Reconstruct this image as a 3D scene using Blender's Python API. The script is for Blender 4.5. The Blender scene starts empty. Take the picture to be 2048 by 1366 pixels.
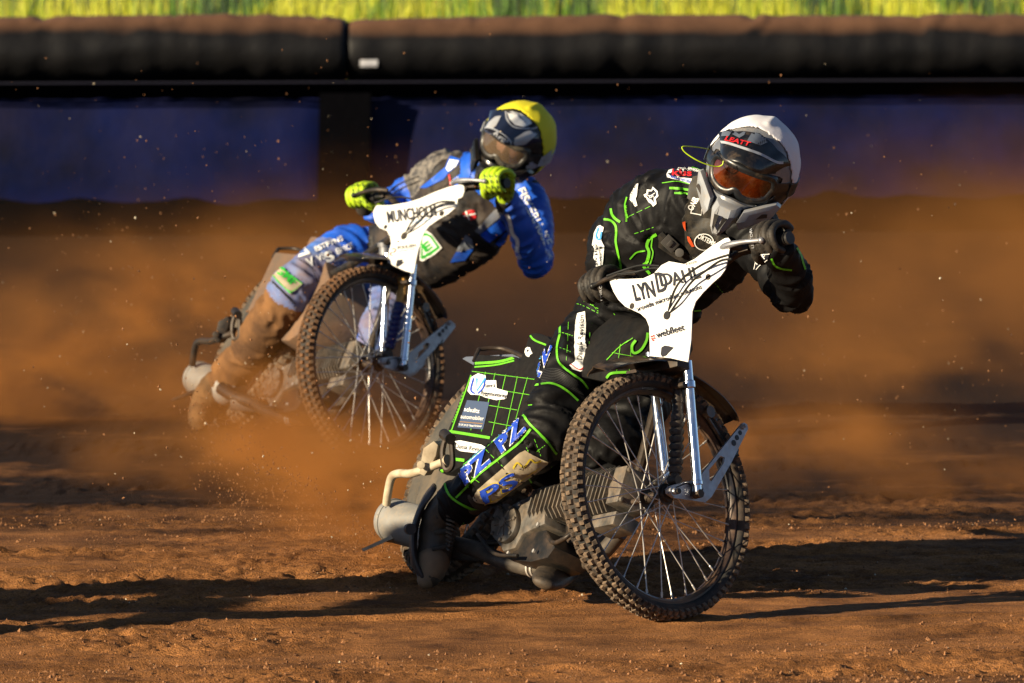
import bpy, bmesh, math, random
import numpy as np
from math import sin, cos, pi, radians, sqrt
from mathutils import Vector, Matrix, noise
from mathutils.bvhtree import BVHTree
random.seed(7)
SC = bpy.context.scene
COL = SC.collection

# ------------------------------------------------------------------ camera
FPX = 14600.0                       # focal length in photo pixels (2048 wide)
DIST = 20.0
CAMH = 2.055
TILT = math.atan(943.0 / FPX)
cam_d = bpy.data.cameras.new("camera")
cam = bpy.data.objects.new("camera", cam_d)
COL.objects.link(cam)
cam.location = (0, -DIST, CAMH)
cam.rotation_euler = (pi / 2 - TILT, 0, 0)
cam_d.sensor_width = 36
cam_d.lens = 36 * FPX / 2048
cam_d.clip_start = 0.5
cam_d.clip_end = 3000
cam_d.dof.use_dof = True
cam_d.dof.focus_distance = 20.05
cam_d.dof.aperture_fstop = 9.0
SC.camera = cam

# ------------------------------------------------------------------ world + sun
SUN_AZ = radians(34)                # light travels to the right and away from the lens
SUN_EL = radians(17.5)
SDIR = Vector((cos(SUN_AZ) * cos(SUN_EL), sin(SUN_AZ) * cos(SUN_EL), -sin(SUN_EL)))
w = bpy.data.worlds.new("World")
SC.world = w
w.use_nodes = True
nt = w.node_tree
nt.nodes.clear()
wo = nt.nodes.new('ShaderNodeOutputWorld')
bg = nt.nodes.new('ShaderNodeBackground')
sk = nt.nodes.new('ShaderNodeTexSky')
sk.sky_type = 'NISHITA'
sk.sun_disc = False
sk.sun_elevation = SUN_EL
sk.sun_rotation = math.atan2(-SDIR.x, -SDIR.y)
sk.altitude = 1500
sk.air_density = .7
sk.dust_density = .3
nt.links.new(sk.outputs[0], bg.inputs[0])
bg.inputs[1].default_value = 0.05
nt.links.new(bg.outputs[0], wo.inputs[0])
sun_d = bpy.data.lights.new("sun", 'SUN')
sun_d.energy = 5.0
sun_d.angle = radians(0.6)
sun_d.color = (1.0, 0.83, 0.57)
sun = bpy.data.objects.new("sun", sun_d)
COL.objects.link(sun)
sun.rotation_euler = SDIR.to_track_quat('-Z', 'Y').to_euler()
sun.location = (-8, -6, 5)
SC.view_settings.view_transform = 'Standard'
SC.view_settings.look = 'None'
SC.view_settings.exposure = 1.05
SC.view_settings.gamma = 1.0
SC.view_settings.use_curve_mapping = False
SC.render.engine = 'CYCLES'
SC.cycles.use_denoising = True
SC.cycles.max_bounces = 6
SC.cycles.volume_bounces = 1
SC.cycles.volume_step_rate = 1.0
SC.cycles.volume_max_steps = 96
SC.cycles.transparent_max_bounces = 16
SC.cycles.caustics_reflective = False
SC.cycles.caustics_refractive = False

# ------------------------------------------------------------------ helpers: space
FWD = Vector((0, cos(TILT), -sin(TILT)))
UPV = Vector((0, sin(TILT), cos(TILT)))
RGT = Vector((1, 0, 0))
CAM = Vector(cam.location)

def ray(x, y):
    return FWD + RGT * ((x - 1024) / FPX) - UPV * ((y - 683) / FPX)
def P(x, y, Y):                     # the point of depth Y (metres beyond the front rider) seen at photo pixel x, y
    d = ray(x, y)
    return CAM + d * ((Y - CAM.y) / d.y)
def onp(x, y, p0, n):               # the point of a plane seen at photo pixel x, y
    d = ray(x, y)
    return CAM + d * ((p0 - CAM).dot(n) / d.dot(n))
def G(x, y):
    return onp(x, y, Vector((0, 0, 0)), Vector((0, 0, 1)))
def z1(pts): return [(1140 + .3807 * a, 200 + .3807 * b) for a, b in pts]
def z2(pts): return [(1080 + .4248 * a, 680 + .4248 * b) for a, b in pts]
def z3(pts): return [(700 + .4244 * a, 640 + .4244 * b) for a, b in pts]
def z4(pts): return [(660 + .3002 * a, 190 + .3002 * b) for a, b in pts]
def z5(pts): return [(320 + .3367 * a, 440 + .3367 * b) for a, b in pts]

def crom(pts, n):                   # Catmull-Rom through tuples / vectors of any length
    A = np.array([list(p) for p in pts], float)
    if len(A) < 3:
        t = np.linspace(0, 1, n + 1)[:, None]
        return A[0] * (1 - t) + A[-1] * t
    B = np.vstack([2 * A[0] - A[1], A, 2 * A[-1] - A[-2]])
    out = []
    for i in range(len(A) - 1):
        p0, p1, p2, p3 = B[i:i + 4]
        for k in range(n):
            t = k / n
            out.append(.5 * ((2 * p1) + (-p0 + p2) * t + (2 * p0 - 5 * p1 + 4 * p2 - p3) * t * t + (-p0 + 3 * p1 - 3 * p2 + p3) * t ** 3))
    out.append(A[-1])
    return np.array(out)

# ------------------------------------------------------------------ helpers: materials
def mat(name, c, rough=.6, metal=0., c2=None, scale=20., bump=0., bscale=200., dust=0., dustc=(.30, .165, .075), dscale=9.,
        spec=.5, coat=0., trans=0., emit=None, dcut=.5, stretch=None, sheen=0., ior=1.45, alpha=1.):
    m = bpy.data.materials.new(name)
    m.use_nodes = True
    N, L = m.node_tree.nodes, m.node_tree.links
    b = N['Principled BSDF']
    b.inputs['Base Color'].default_value = (*c, 1)
    b.inputs['Roughness'].default_value = rough
    b.inputs['Metallic'].default_value = metal
    b.inputs['Specular IOR Level'].default_value = spec
    b.inputs['Coat Weight'].default_value = coat
    b.inputs['Transmission Weight'].default_value = trans
    b.inputs['IOR'].default_value = ior
    b.inputs['Alpha'].default_value = alpha
    if sheen: b.inputs['Sheen Weight'].default_value = sheen
    tc = N.new('ShaderNodeTexCoord')
    src = tc.outputs['Object']
    if stretch:
        mp = N.new('ShaderNodeMapping'); mp.inputs['Scale'].default_value = stretch
        L.new(src, mp.inputs[0]); src = mp.outputs[0]
    col = None
    if c2:
        n = N.new('ShaderNodeTexNoise'); n.inputs['Scale'].default_value = scale; n.inputs['Detail'].default_value = 6
        L.new(src, n.inputs['Vector'])
        mr = N.new('ShaderNodeMapRange'); mr.inputs[1].default_value = .35; mr.inputs[2].default_value = .65
        L.new(n.outputs[0], mr.inputs[0])
        mx = N.new('ShaderNodeMix'); mx.data_type = 'RGBA'
        mx.inputs[6].default_value = (*c, 1); mx.inputs[7].default_value = (*c2, 1)
        L.new(mr.outputs[0], mx.inputs[0]); col = mx.outputs[2]
    if dust:
        n = N.new('ShaderNodeTexNoise'); n.inputs['Scale'].default_value = dscale; n.inputs['Detail'].default_value = 9; n.inputs['Roughness'].default_value = .72
        L.new(tc.outputs['Object'], n.inputs['Vector'])
        mr = N.new('ShaderNodeMapRange'); mr.inputs[1].default_value = dcut - .09; mr.inputs[2].default_value = dcut + .2; mr.inputs[4].default_value = dust
        L.new(n.outputs[0], mr.inputs[0])
        mx = N.new('ShaderNodeMix'); mx.data_type = 'RGBA'
        if col is None: mx.inputs[6].default_value = (*c, 1)
        else: L.new(col, mx.inputs[6])
        mx.inputs[7].default_value = (*dustc, 1)
        L.new(mr.outputs[0], mx.inputs[0]); col = mx.outputs[2]
        m2 = N.new('ShaderNodeMapRange'); m2.inputs[3].default_value = rough; m2.inputs[4].default_value = .9
        L.new(mr.outputs[0], m2.inputs[0]); L.new(m2.outputs[0], b.inputs['Roughness'])
        if metal:
            m3 = N.new('ShaderNodeMapRange'); m3.inputs[3].default_value = metal; m3.inputs[4].default_value = 0
            L.new(mr.outputs[0], m3.inputs[0]); L.new(m3.outputs[0], b.inputs['Metallic'])
    if col is not None: L.new(col, b.inputs['Base Color'])
    if bump:
        n = N.new('ShaderNodeTexNoise'); n.inputs['Scale'].default_value = bscale; n.inputs['Detail'].default_value = 5
        L.new(src, n.inputs['Vector'])
        bp = N.new('ShaderNodeBump'); bp.inputs['Strength'].default_value = 1; bp.inputs['Distance'].default_value = bump
        L.new(n.outputs[0], bp.inputs['Height']); L.new(bp.outputs[0], b.inputs['Normal'])
    if emit:
        b.inputs['Emission Color'].default_value = (*emit[0], 1); b.inputs['Emission Strength'].default_value = emit[1]
    return m

# ------------------------------------------------------------------ helpers: mesh
class MB:
    def __init__(s): s.v = []; s.f = []; s.m = []
    def add(s, v, f, mi=0):
        o = len(s.v)
        s.v += [tuple(p) for p in v]; s.f += [tuple(i + o for i in q) for q in f]; s.m += [mi] * len(f)
        return s
    def tube(s, pts, r, seg=12, mi=0, n=0, ref=None, cap=True, round_=False):
        """rings along a path; r = one radius, a list, or a list of (a, b) half axes (a along ref)"""
        k = len(pts)
        if not isinstance(r, (list, tuple)): r = [r] * k
        R = [(q, q) if not isinstance(q, (tuple, list)) else q for q in r]
        if n:
            A = crom([list(p) + list(q) for p, q in zip(pts, R)], n)
            pts = [Vector(a[:3]) for a in A]; R = [(max(a[3], 1e-4), max(a[4], 1e-4)) for a in A]
        else: pts = [Vector(p) for p in pts]
        if round_:
            d0 = (pts[0] - pts[1]).normalized(); d1 = (pts[-1] - pts[-2]).normalized()
            r0, r1 = R[0], R[-1]; pre = []; post = []
            for t in (.97, .8, .5):
                q = sqrt(1 - t * t)
                pre.append((pts[0] + d0 * min(r0) * t, (r0[0] * q, r0[1] * q)))
            for t in (.5, .8, .97):
                q = sqrt(1 - t * t)
                post.append((pts[-1] + d1 * min(r1) * t, (r1[0] * q, r1[1] * q)))
            pts = [a for a, _ in pre] + pts + [a for a, _ in post]
            R = [b for _, b in pre] + R + [b for _, b in post]
        k = len(pts); V = []; Fc = []
        T = [(pts[min(i + 1, k - 1)] - pts[max(i - 1, 0)]).normalized() for i in range(k)]
        a = Vector(ref) if ref is not None else (Vector((0, 0, 1)) if abs(T[0].z) < .9 else Vector((1, 0, 0)))
        for i in range(k):
            if ref is not None: a = Vector(ref)
            a = (a - T[i] * a.dot(T[i])).normalized()
            b = T[i].cross(a)
            for j in range(seg):
                th = 2 * pi * j / seg
                V.append(pts[i] + a * (cos(th) * R[i][0]) + b * (sin(th) * R[i][1]))
        for i in range(k - 1):
            for j in range(seg):
                j2 = (j + 1) % seg
                Fc.append((i * seg + j, i * seg + j2, (i + 1) * seg + j2, (i + 1) * seg + j))
        if cap:
            Fc.append(tuple(range(seg))[::-1]); Fc.append(tuple((k - 1) * seg + j for j in range(seg)))
        return s.add(V, Fc, mi)
    def box(s, c, ax, ay, az, mi=0):   # half-extent vectors
        c, ax, ay, az = map(Vector, (c, ax, ay, az))
        V = [c + ax * i + ay * j + az * k for i in (-1, 1) for j in (-1, 1) for k in (-1, 1)]
        Fc = [(0, 1, 3, 2), (4, 6, 7, 5), (0, 4, 5, 1), (2, 3, 7, 6), (0, 2, 6, 4), (1, 5, 7, 3)]
        if ax.cross(ay).dot(az) < 0: Fc = [q[::-1] for q in Fc]
        return s.add(V, Fc, mi)
    def prism(s, poly, ext, mi=0):     # poly: 3-D outline, ext: thickness vector
        k = len(poly); ext = Vector(ext); poly = [Vector(p) for p in poly]
        V = poly + [p + ext for p in poly]
        Fc = [tuple(range(k)), tuple(range(2 * k - 1, k - 1, -1))] + [(i, i + k, (i + 1) % k + k, (i + 1) % k) for i in range(k)]
        return s.add(V, Fc, mi)
    def sphere(s, c, r, seg=16, rings=10, mi=0):
        c = Vector(c)
        if not isinstance(r, (tuple, list)): r = (r, r, r)
        V = []; Fc = []
        for i in range(rings + 1):
            ph = pi * i / rings
            for j in range(seg):
                th = 2 * pi * j / seg
                V.append(c + Vector((r[0] * sin(ph) * cos(th), r[1] * sin(ph) * sin(th), r[2] * cos(ph))))
        for i in range(rings):
            for j in range(seg):
                j2 = (j + 1) % seg
                Fc.append((i * seg + j, (i + 1) * seg + j, (i + 1) * seg + j2, i * seg + j2))
        return s.add(V, Fc, mi)
    def xf(s, M): s.v = [tuple(M @ Vector(p)) for p in s.v]; return s

def mesh_from(mb, name, mats, smooth=35, bevel=0):
    me = bpy.data.meshes.new(name)
    me.from_pydata([tuple(v) for v in mb.v], [], mb.f)
    if not isinstance(mats, (list, tuple)): mats = [mats]
    for m in mats: me.materials.append(m)
    if len(mats) > 1: me.polygons.foreach_set('material_index', mb.m)
    bm = bmesh.new(); bm.from_mesh(me)
    bmesh.ops.remove_doubles(bm, verts=bm.verts, dist=1e-6)
    bmesh.ops.recalc_face_normals(bm, faces=bm.faces)
    if bevel:
        ed = [e for e in bm.edges if len(e.link_faces) == 2 and e.calc_face_angle(0) > .6]
        bmesh.ops.bevel(bm, geom=ed, offset=bevel, segments=2, affect='EDGES', profile=.6, clamp_overlap=True)
    bm.to_mesh(me); bm.free()
    finish(me, smooth)
    return me
def finish(me, smooth=35):
    if smooth:
        me.shade_smooth()
        if smooth < 180: me.set_sharp_from_angle(angle=radians(smooth))
    me.update()

def link(name, me, parent=None, M=None):
    """one object; M is its world matrix, kept whatever the parent"""
    o = bpy.data.objects.new(name, me)
    COL.objects.link(o)
    M = M or Matrix.Identity(4)
    if parent is not None:
        o.parent = parent
        o.matrix_parent_inverse = Matrix(parent['_w']).inverted() if '_w' in parent.keys() else Matrix.Identity(4)
    o.matrix_basis = M
    WORLD[o.name] = M.copy()
    return o
WORLD = {}
def obj(name, mb, mats, parent=None, M=None, smooth=35, bevel=0):
    me = mesh_from(mb, name, mats, smooth, bevel)
    return link_w(name, me, parent, M)
def link_w(name, me, parent=None, M=None):
    o = bpy.data.objects.new(name, me)
    COL.objects.link(o)
    M = M or Matrix.Identity(4)
    if parent is not None:
        o.parent = parent
        o.matrix_parent_inverse = WORLD[parent.name].inverted()
    o.matrix_basis = M
    WORLD[o.name] = M.copy()
    return o
def thing(name, label, cat, loc, group=None):
    o = bpy.data.objects.new(name, None)
    COL.objects.link(o)
    o.empty_display_size = .1
    o.location = loc
    WORLD[o.name] = Matrix.Translation(Vector(loc))
    o['label'] = label; o['category'] = cat
    if group: o['group'] = group
    return o
def tag(o, label=None, cat=None, group=None, kind=None):
    for k, v in (('label', label), ('category', cat), ('group', group), ('kind', kind)):
        if v: o[k] = v
    return o
def evald(o):
    dg = bpy.context.evaluated_depsgraph_get()
    return bpy.data.meshes.new_from_object(o.evaluated_get(dg))

def voxel(mb, name, mats, size=.008, smooth=4, fac=.5):
    """fuse overlapping closed shells into one continuous surface"""
    me = mesh_from(mb, name, mats, 180)
    t = bpy.data.objects.new('tmp', me); COL.objects.link(t)
    r = t.modifiers.new('r', 'REMESH'); r.mode = 'VOXEL'; r.voxel_size = size; r.adaptivity = 0
    sm = t.modifiers.new('s', 'SMOOTH'); sm.iterations = smooth; sm.factor = fac
    out = evald(t)
    bpy.data.objects.remove(t); bpy.data.meshes.remove(me)
    out.materials.clear()
    for m in (mats if isinstance(mats, (list, tuple)) else [mats]): out.materials.append(m)
    finish(out, 180)
    return out
def co_np(me):
    a = np.empty(len(me.vertices) * 3); me.vertices.foreach_get('co', a); return a.reshape(-1, 3)
def nor_np(me):
    a = np.empty(len(me.vertices) * 3); me.vertices.foreach_get('normal', a); return a.reshape(-1, 3)

def wrinkle(me, amp, freq, axis_fn=None, seed=0):
    """cloth folds: ridges that run across the limb"""
    co, no = co_np(me), nor_np(me)
    out = co.copy()
    for i in range(len(co)):
        p = Vector(co[i]); ax, k = axis_fn(p) if axis_fn else (Vector((0, 0, 1)), 1)
        t = p.dot(ax)
        q = (p - ax * t) * (freq * .30) + ax * (t * freq) + Vector((seed, 0, 0))
        wv = noise.noise(p * 6 + Vector((9, seed, 0))) * 1.6
        a = noise.noise(q + Vector((wv, wv * .5, -wv)))
        b = noise.noise(p * 7 + Vector((3.3, seed, 1)))
        d = amp * k * ((1 - abs(a) * 2.6) * .75 + b * .9)
        out[i] += no[i] * d
    me.vertices.foreach_set('co', out.ravel()); me.update()

class Seg:
    """tells which limb a point belongs to, for wrinkles"""
    def __init__(s, segs): s.s = [(Vector(a), Vector(b), k) for a, b, k in segs]
    def __call__(s, p):
        best = None
        for a, b, k in s.s:
            d = b - a; t = max(0, min(1, (p - a).dot(d) / d.length_squared))
            e = (p - a - d * t).length
            if best is None or e < best[0]: best = (e, d.normalized(), k * (.7 + .9 * abs(t - .5) * 2))
        return best[1], best[2]

# ------------------------------------------------------------------ helpers: prints laid on a surface
def bvh(objs):
    V = []; Fc = []
    for o in objs:
        M = WORLD[o.name]; k = len(V)
        V += [M @ v.co for v in o.data.vertices]
        Fc += [tuple(i + k for i in p.vertices) for p in o.data.polygons]
    return BVHTree.FromPolygons(V, Fc)
def refine(bm, lim, it=5):
    for _ in range(it):
        ed = [e for e in bm.edges if e.calc_length() > lim]
        if not ed: break
        bmesh.ops.subdivide_edges(bm, edges=ed, cuts=1)
        bmesh.ops.triangulate(bm, faces=[f for f in bm.faces if len(f.verts) > 3])
def lay(dst, V2, Fc, tree, off, mi=0, lim=6, jump=.05):
    bm = bmesh.new()
    vs = [bm.verts.new((x, y, 0)) for x, y in V2]
    for q in Fc:
        try: bm.faces.new([vs[i] for i in q])
        except ValueError: pass
    bmesh.ops.triangulate(bm, faces=bm.faces[:])
    refine(bm, lim)
    bm.verts.index_update()
    hit = {}
    for v in bm.verts:
        d = ray(v.co.x, v.co.y).normalized()
        h, nn, _, dist = tree.ray_cast(CAM, d)
        if h is None: continue
        if nn.dot(d) > 0: nn = -nn
        hit[v.index] = (h + nn * off * .6 - d * off * .7, dist)
    o = len(dst.v); mp = {}
    for k, (h, _) in hit.items(): mp[k] = len(dst.v); dst.v.append(tuple(h))
    for f in bm.faces:
        ids = [v.index for v in f.verts]
        if all(i in hit for i in ids):
            ds = [hit[i][1] for i in ids]
            if max(ds) - min(ds) < jump: dst.f.append(tuple(mp[i] for i in ids)); dst.m.append(mi)
    bm.free()
def lay_line(dst, pts, wpx, tree, off=.002, mi=0, smooth=True, dash=None):
    A = crom(pts, 8) if smooth and len(pts) > 2 else crom(pts, 10) if len(pts) == 2 else np.array(pts, float)
    d = np.gradient(A, axis=0); d /= (np.linalg.norm(d, axis=1, keepdims=True) + 1e-9)
    nrm = np.stack([-d[:, 1], d[:, 0]], 1)
    V = []; Fc = []
    for i in range(len(A)): V += [A[i] + nrm[i] * wpx / 2, A[i] - nrm[i] * wpx / 2]
    for i in range(len(A) - 1):
        if dash and i % 3 == 2: continue
        Fc.append((2 * i, 2 * i + 1, 2 * i + 3, 2 * i + 2))
    lay(dst, V, Fc, tree, off, mi, lim=max(6, wpx * 1.1))
def lay_poly(dst, pts, tree, off=.002, mi=0, smooth=0, lim=6):
    if smooth:
        A = crom(list(pts) + [pts[0]], smooth)[:-1]
    else: A = pts
    lay(dst, [(a[0], a[1]) for a in A], [tuple(range(len(A)))], tree, off, mi, lim)
_txt = {}
def text2d(s, bold=0.0):
    if (s, bold) in _txt: return _txt[(s, bold)]
    c = bpy.data.curves.new('t', 'FONT'); c.body = s; c.offset = bold; c.resolution_u = 3
    o = bpy.data.objects.new('t', c); COL.objects.link(o)
    me = evald(o)
    V = [(v.co.x, v.co.y) for v in me.vertices]; Fc = [tuple(p.vertices) for p in me.polygons]
    bpy.data.objects.remove(o); bpy.data.meshes.remove(me); bpy.data.curves.remove(c)
    xs = [v[0] for v in V]; ys = [v[1] for v in V]
    x0, x1, y0 = min(xs), max(xs), min(ys)
    _txt[(s, bold)] = ([((x - x0), y) for x, y in V], Fc, x1 - x0)
    return _txt[(s, bold)]
def lay_text(dst, s, a, b, h, tree, off=.003, mi=0, bold=.015, shear=0., lim=6):
    """text whose baseline runs from photo pixel a to b, cap height h pixels"""
    V, Fc, wd = text2d(s, bold)
    ux = ((b[0] - a[0]) / wd, (b[1] - a[1]) / wd)
    L = sqrt(ux[0] ** 2 + ux[1] ** 2); e = (ux[0] / L, ux[1] / L)
    up = (e[1], -e[0]); k = h / .73
    V2 = [(a[0] + x * ux[0] + y * k * (up[0] + shear * e[0]), a[1] + x * ux[1] + y * k * (up[1] + shear * e[1])) for x, y in V]
    lay(dst, V2, Fc, tree, off, mi, lim)
def islands(mb):
    """connected pieces of a mesh, as lists of face indices"""
    par = list(range(len(mb.v)))
    def fd(i):
        while par[i] != i: par[i] = par[par[i]]; i = par[i]
        return i
    for q in mb.f:
        a = fd(q[0])
        for k in q[1:]: par[fd(k)] = a
    g = {}
    for i, q in enumerate(mb.f): g.setdefault(fd(q[0]), []).append(i)
    return list(g.values())
def sub(mb, faces):
    o = MB(); mp = {}
    for i in faces:
        for k in mb.f[i]:
            if k not in mp: mp[k] = len(o.v); o.v.append(mb.v[k])
        o.f.append(tuple(mp[k] for k in mb.f[i])); o.m.append(mb.m[i])
    return o
def obj_split(name, mb, mats, parent=None, M=None, smooth=35, bevel=0):
    return [obj(name, sub(mb, g), mats, parent, M, smooth, bevel) for g in islands(mb)]
def px_of(v):
    d = Vector(v) - CAM; w_ = d.dot(FWD)
    return 1024 + FPX * d.dot(RGT) / w_, 683 - FPX * d.dot(UPV) / w_
def prints(name, mb, mats, parent, M=None, gap=7):
    """printed marks as laid; each separate mark its own mesh"""
    if not mb.f: return None
    mats = mats if isinstance(mats, (list, tuple)) else [mats]
    gs = islands(mb); bb = []
    for g in gs:
        ps = [px_of(mb.v[k]) for i in g for k in mb.f[i]]
        bb.append([min(q[0] for q in ps), min(q[1] for q in ps), max(q[0] for q in ps), max(q[1] for q in ps)])
    cl = [[b, g[:]] for b, g in zip(bb, gs)]; ch = True
    while ch:
        ch = False; out = []
        for b, g in cl:
            for o in out:
                c = o[0]
                if b[0] < c[2] + gap and c[0] < b[2] + gap and b[1] < c[3] + gap and c[1] < b[3] + gap:
                    o[0] = [min(b[0], c[0]), min(b[1], c[1]), max(b[2], c[2]), max(b[3], c[3])]; o[1] += g; ch = True; break
            else: out.append([b, g])
        cl = out
    for b, g in cl:
        if (b[2] - b[0]) + (b[3] - b[1]) < 4: continue
        q = sub(mb, g)
        me = bpy.data.meshes.new(name)
        me.from_pydata(q.v, [], q.f)
        for m in mats: me.materials.append(m)
        if len(mats) > 1: me.polygons.foreach_set('material_index', q.m)
        me.shade_smooth(); me.update()
        last = link_w(name, me, parent, M)
    return last
# ================================================================== setting
# ---- dirt track: one sheet, fine where the lens is near it, reaching the horizon
def spaced(lo, hi, step, far, k):
    a = list(np.arange(lo, hi + 1e-6, step)); s = step
    x = a[-1]
    while x < far: s *= k; x += s; a.append(x)
    s = step; x = a[0]; pre = []
    while x > -far: s *= k; x -= s; pre.append(x)
    return np.array(pre[::-1] + a)
gx = spaced(-1.75, 1.75, .011, 400, 1.12)
gy = spaced(-1.9, 3.2, .0125, 400, 1.05)
def vnoise(X, Y, fx, fy, seed):
    """smooth value noise on a lattice"""
    rs = np.random.RandomState(seed)
    tab = rs.rand(512, 512) * 2 - 1
    u, v = X * fx + 1000.3, Y * fy + 1000.7
    i, j = np.floor(u).astype(int), np.floor(v).astype(int)
    a, b = u - i, v - j
    a, b = a * a * (3 - 2 * a), b * b * (3 - 2 * b)
    t = lambda p, q: tab[p % 512, q % 512]
    return (t(i, j) * (1 - a) * (1 - b) + t(i + 1, j) * a * (1 - b) + t(i, j + 1) * (1 - a) * b + t(i + 1, j + 1) * a * b)
GX, GY = np.meshgrid(gx, gy)
def track_h(X, Y):
    r = X * .97 + Y * .24; q = -X * .24 + Y * .97      # the way the bikes have swept the dirt
    h = .004 * vnoise(r, q, 1.1, 2.6, 1) + .003 * vnoise(r, q, 3.5, 9, 2)
    h += .016 * np.exp(-((X - .44) / .13) ** 2 - ((Y - .03) / .06) ** 2) + .02 * np.exp(-((X + .18) / .14) ** 2 - ((Y - 1.32) / .12) ** 2)
    n3 = vnoise(r, q, 9, 22, 3); n4 = vnoise(r, q, 28, 45, 4); n5 = vnoise(X, Y, 48, 52, 5)
    rough = np.clip(.55 + .9 * vnoise(r, q, 1.3, 3.2, 6), .12, 1.3)
    h += rough * (.0075 * n3 + .0075 * n4 + .0062 * n5)
    rid = vnoise(r, q, .9, 14, 7)
    h += .007 * np.clip(1 - np.abs(rid) * 4, 0, 1) * np.clip(.3 + vnoise(r, q, .8, 2, 8) * 2, 0, 1) + .007 * vnoise(r, q, .6, 24, 9) * np.clip(.2 + vnoise(r, q, .7, 1.5, 10) * 1.6, 0, 1)
    fade = np.clip(1 - (np.maximum(np.abs(X) - 1.7, 0) / 8), 0, 1) * np.clip(1 - np.maximum(Y - 3, 0) / 12, 0, 1)
    return (h - .006) * fade
H = track_h(GX, GY)
ny, nx = GX.shape
V = np.stack([GX.ravel(), GY.ravel(), H.ravel()], 1)
ii = np.arange((ny - 1) * (nx - 1)); r_, c_ = ii // (nx - 1), ii % (nx - 1)
q0 = r_ * nx + c_
Fq = np.stack([q0, q0 + 1, q0 + nx + 1, q0 + nx], 1)
me = bpy.data.meshes.new('dirt_track')
me.vertices.add(len(V)); me.vertices.foreach_set('co', V.ravel())
me.loops.add(len(Fq) * 4); me.loops.foreach_set('vertex_index', Fq.ravel().astype(np.int32))
me.polygons.add(len(Fq)); me.polygons.foreach_set('loop_start', np.arange(0, len(Fq) * 4, 4, dtype=np.int32))
me.update(calc_edges=True); me.validate()
dirt = bpy.data.materials.new('shale_dirt'); dirt.use_nodes = True
N, L = dirt.node_tree.nodes, dirt.node_tree.links
b = N['Principled BSDF']; b.inputs['Roughness'].default_value = .95; b.inputs['Specular IOR Level'].default_value = .15
tc = N.new('ShaderNodeTexCoord')
n1 = N.new('ShaderNodeTexNoise'); n1.inputs['Scale'].default_value = 3; n1.inputs['Detail'].default_value = 10; n1.inputs['Roughness'].default_value = .7
n2 = N.new('ShaderNodeTexNoise'); n2.inputs['Scale'].default_value = 150; n2.inputs['Detail'].default_value = 4
n3 = N.new('ShaderNodeTexNoise'); n3.inputs['Scale'].default_value = 320; n3.inputs['Detail'].default_value = 3
for n in (n1, n2, n3): L.new(tc.outputs['Object'], n.inputs['Vector'])
cr = N.new('ShaderNodeValToRGB')
cr.color_ramp.elements[0].position = .3; cr.color_ramp.elements[0].color = (.055, .019, .0055, 1)
cr.color_ramp.elements[1].position = .72; cr.color_ramp.elements[1].color = (.50, .215, .070, 1)
L.new(n1.outputs[0], cr.inputs[0])
mr = N.new('ShaderNodeMapRange'); mr.inputs[1].default_value = .3; mr.inputs[2].default_value = .7; mr.inputs[3].default_value = .55; mr.inputs[4].default_value = 1.35
L.new(n2.outputs[0], mr.inputs[0])
mm = N.new('ShaderNodeMix'); mm.data_type = 'RGBA'; mm.blend_type = 'MULTIPLY'; mm.inputs[0].default_value = 1
mpd = N.new('ShaderNodeMapping'); mpd.inputs['Scale'].default_value = (.6, .75, 1); mpd.inputs['Rotation'].default_value = (0, 0, -.24); L.new(tc.outputs['Object'], mpd.inputs[0])
n4 = N.new('ShaderNodeTexNoise'); n4.inputs['Scale'].default_value = 2.2; n4.inputs['Detail'].default_value = 7; n4.inputs['Roughness'].default_value = .65; L.new(mpd.outputs[0], n4.inputs['Vector'])
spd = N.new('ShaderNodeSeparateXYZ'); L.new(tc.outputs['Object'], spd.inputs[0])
far_shade = N.new('ShaderNodeMapRange'); far_shade.inputs[1].default_value = 1.4; far_shade.inputs[2].default_value = 4.5; far_shade.inputs[3].default_value = 0; far_shade.inputs[4].default_value = .36; L.new(spd.outputs[1], far_shade.inputs[0])
far_shade2 = N.new('ShaderNodeMapRange'); far_shade2.inputs[1].default_value = 7; far_shade2.inputs[2].default_value = 14; far_shade2.inputs[4].default_value = .4; L.new(spd.outputs[1], far_shade2.inputs[0])
wad = N.new('ShaderNodeMath'); wad.operation = 'ADD'; L.new(far_shade.outputs[0], wad.inputs[0]); L.new(far_shade2.outputs[0], wad.inputs[1])
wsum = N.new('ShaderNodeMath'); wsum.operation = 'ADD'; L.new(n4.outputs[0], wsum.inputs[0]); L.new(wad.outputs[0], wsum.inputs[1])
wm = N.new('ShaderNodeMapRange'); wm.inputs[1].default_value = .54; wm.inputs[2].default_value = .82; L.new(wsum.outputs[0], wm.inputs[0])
wmx = N.new('ShaderNodeMix'); wmx.data_type = 'RGBA'; wmx.inputs[7].default_value = (.012, .0048, .002, 1); L.new(wm.outputs[0], wmx.inputs[0]); L.new(cr.outputs[0], wmx.inputs[6])   # patchy darker shale, plus shade painted over the far track by distance
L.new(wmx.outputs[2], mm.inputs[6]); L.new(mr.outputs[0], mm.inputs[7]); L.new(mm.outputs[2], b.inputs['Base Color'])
bp = N.new('ShaderNodeBump'); bp.inputs['Distance'].default_value = .006; bp.inputs['Strength'].default_value = 1
ad = N.new('ShaderNodeMath'); ad.operation = 'ADD'; L.new(n2.outputs[0], ad.inputs[0]); L.new(n3.outputs[0], ad.inputs[1])
L.new(ad.outputs[0], bp.inputs['Height']); L.new(bp.outputs[0], b.inputs['Normal'])
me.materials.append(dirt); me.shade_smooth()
tag(link_w('dirt_track', me), kind='structure')

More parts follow.
